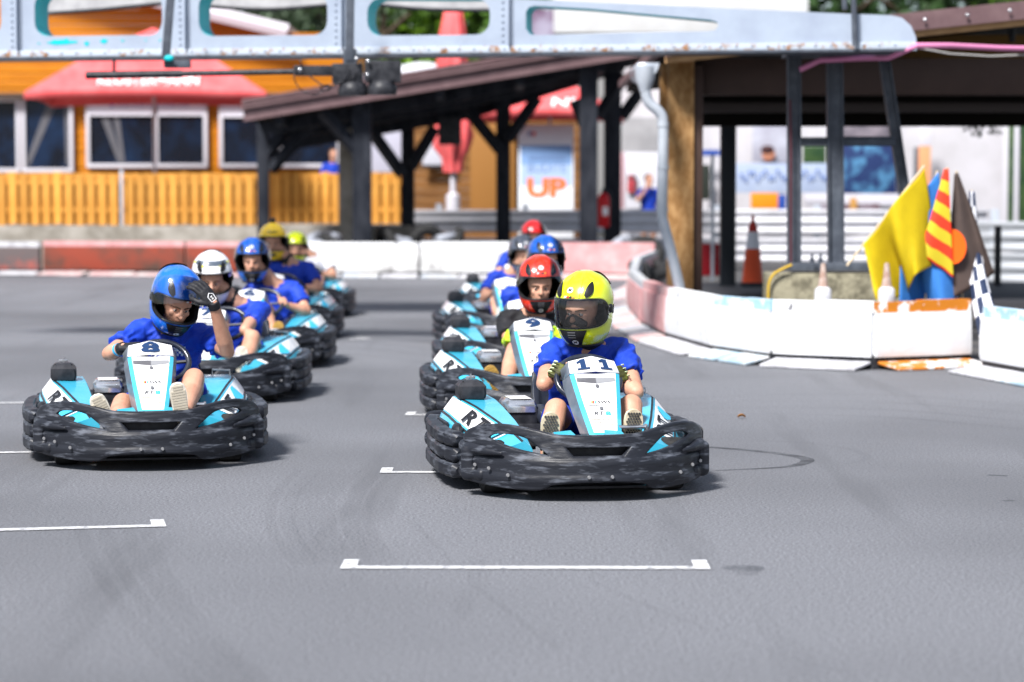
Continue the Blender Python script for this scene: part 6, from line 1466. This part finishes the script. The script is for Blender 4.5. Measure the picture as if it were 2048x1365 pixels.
# driver 7
K = '7'
def g_band(u, v): return (-R(100)+R(200)*u, .045+.03*v+.02*math.cos((u-.5)*9), .004)
def g_zig(u, v): a = -R(95)+R(190)*u; return (a, .098+.012*v+.022*abs(math.sin(u*9)), .004)
def g_side(u, v): return (-R(95)+R(55)*u, .02+.05*v*(1-u*.4), .005)
def g_side2(u, v): return (R(95)-R(45)*u, .02+.05*v*(1-u*.4), .005)
def g_top(u, v): return (-R(60)+R(120)*u, .115+.03*v, .0055)
seat_driver(KARTS[K][0], dict(vox=.009, svox=.012, dx=.0, up=.0, lean=.07, hrot=(6, 14, 0), hc=inv(K, 424, 552, 17.75), glove=m_glove_k, elbow={1: inv(K, 490, 660, 17.4), -1: inv(K, 385, 665, 17.4)},
    helmet=dict(mat=hm_w, visor=None, chin=.6, line=False, graphics=[(g_zig, m_yel_gfx), (g_top, m_gry_gfx), (g_side, m_blue_gfx), (g_side2, m_blue_gfx)]), band=1, sole=m_offw, treadmat=m_offw),
    'driver in white helmet with blue and yellow graphics behind kart 8')
K = 'L3'
seat_driver(KARTS[K][0], dict(vox=.01, svox=.013, dx=0, up=.02, hrot=(4, 4, 0), hc=inv(K, 505, 518, 21.0), helmet=dict(mat=hm_bl, visor='up', vang=54, badge='S', bpos=(0, .12)), scarf=False, glove=None,
    knee={1: inv(K, 525, 610, 20.6)}, sole=m_tan, treadmat=m_tan), 'driver in dark blue helmet with bare hands, third in the left row')
K = 'L4'
def g_y(u, v): return (-R(22)+R(44)*u, .10+.012*v+.008*math.cos((u-.5)*20), .005)
seat_driver(KARTS[K][0], dict(vox=.011, svox=.014, dx=0, up=.08, hrot=(4, 4, 0), hc=inv(K, 546, 482, 24.9), helmet=dict(mat=hm_d, visor=None, chin=.6, ventmat=hm_d, camera=True, line=False, graphics=[(g_y, m_trim)]), glove=m_glove_k),
    'driver in dark yellow helmet with a small black camera on top')
K = 'L5'
seat_driver(KARTS[K][0], dict(vox=.012, svox=.015, dx=0, up=.05, hrot=(6, 4, 0), hc=inv(K, 592, 494, 29.0), helmet=dict(mat=hm_y, visor=None, chin=.6), glove=m_glove_k, shirt=P('white_jersey', (.62, .63, .68), .7)),
    'driver in neon yellow helmet at the back of the left row')
K = 'A'
seat_driver(KARTS[K][0], dict(vox=.011, svox=.014, dx=-.01, up=.04, hrot=(10, 4, 0), hc=inv(K, 1091, 517, 19.2), helmet=dict(mat=hm_bl, visor='up', vang=50, badge='S', bpos=(0, .12)), glove=None,
    elbow={-1: inv(K, 1030, 640, 19.3)}), 'driver in glossy blue helmet half hidden behind the red orange helmet')
K = 'B'
seat_driver(KARTS[K][0], dict(vox=.011, svox=.014, dx=-.02, up=.02, hrot=(6, 4, 0), hc=inv(K, 1046, 508, 23.7), helmet=dict(mat=hm_g, visor='up', vang=50, badge='S', bpos=(0, .12)), glove=None),
    'driver in dark grey helmet, fourth in the right row')
K = 'C'
seat_driver(KARTS[K][0], dict(vox=.012, svox=.015, dx=.0, up=.1, hrot=(6, 4, 0), hc=inv(K, 1067, 473, 28.2), helmet=dict(mat=hm_rr, visor='up', vang=52), glove=None),
    'driver in red helmet, farthest back in the right row')
# print on the shirt of driver 8, draped on the chest
def drape(bm2, shirt, o3, ux, uy, nrm, name, mt, parent, off=.003):
    me = shirt.data; bvh = BVHTree.FromPolygons([v.co.copy() for v in me.vertices], [tuple(p.vertices) for p in me.polygons])
    for v in bm2.verts:
        p = o3+ux*v.co.x+uy*v.co.y; hit = bvh.ray_cast(p+nrm*.4, -nrm)
        v.co = (hit[0]+nrm*(off+v.co.z)) if hit[0] is not None else p
    return obj(name, bm2, mt, parent, 0)
o3 = inv('8', 345, 692, 13.6)-base8; ux, uy, nr = Vector((1, 0, 0)), Vector((0, .15, .98)), Vector((0, -1, .15)).normalized()
bm = BM()
for j in range(3): tube_pts = [(-.11+.013*j+t*.13, -.028+.05*math.sin(t*1.7)-.012*j, 0) for t in [i/8 for i in range(9)]]; rr = [(Vector(p), Vector((p[0], p[1]+.007, 0))) for p in tube_pts]; vs = [(bm.verts.new(a), bm.verts.new(b)) for a, b in rr]; [bm.faces.new((a[0], b[0], b[1], a[1])) for a, b in zip(vs, vs[1:])]
for i in range(6):
    for j in range(4):
        if (i+j) % 2 == 0: poly(bm, [(.01+i*.013, -.03+j*.013, 0), (.023+i*.013, -.03+j*.013-.002, 0), (.023+i*.013, -.017+j*.013-.002, 0), (.01+i*.013, -.017+j*.013, 0)])
poly(bm, [(-.02+.022*math.cos(a), -.005+.02*math.sin(a), 0) for a in [i*math.pi/8 for i in range(16)]])
drape(bm, shirt8, o3, ux, uy, nr, 'chest_print', m_paper, shirt8)
bm = BM(); poly(bm, [(-.03, -.03, 0), (.0, -.035, 0), (.005, -.022, 0), (-.02, -.018, 0)]); drape(bm, shirt8, o3, ux, uy, nr, 'chest_print', m_red_p, shirt8, .0045)
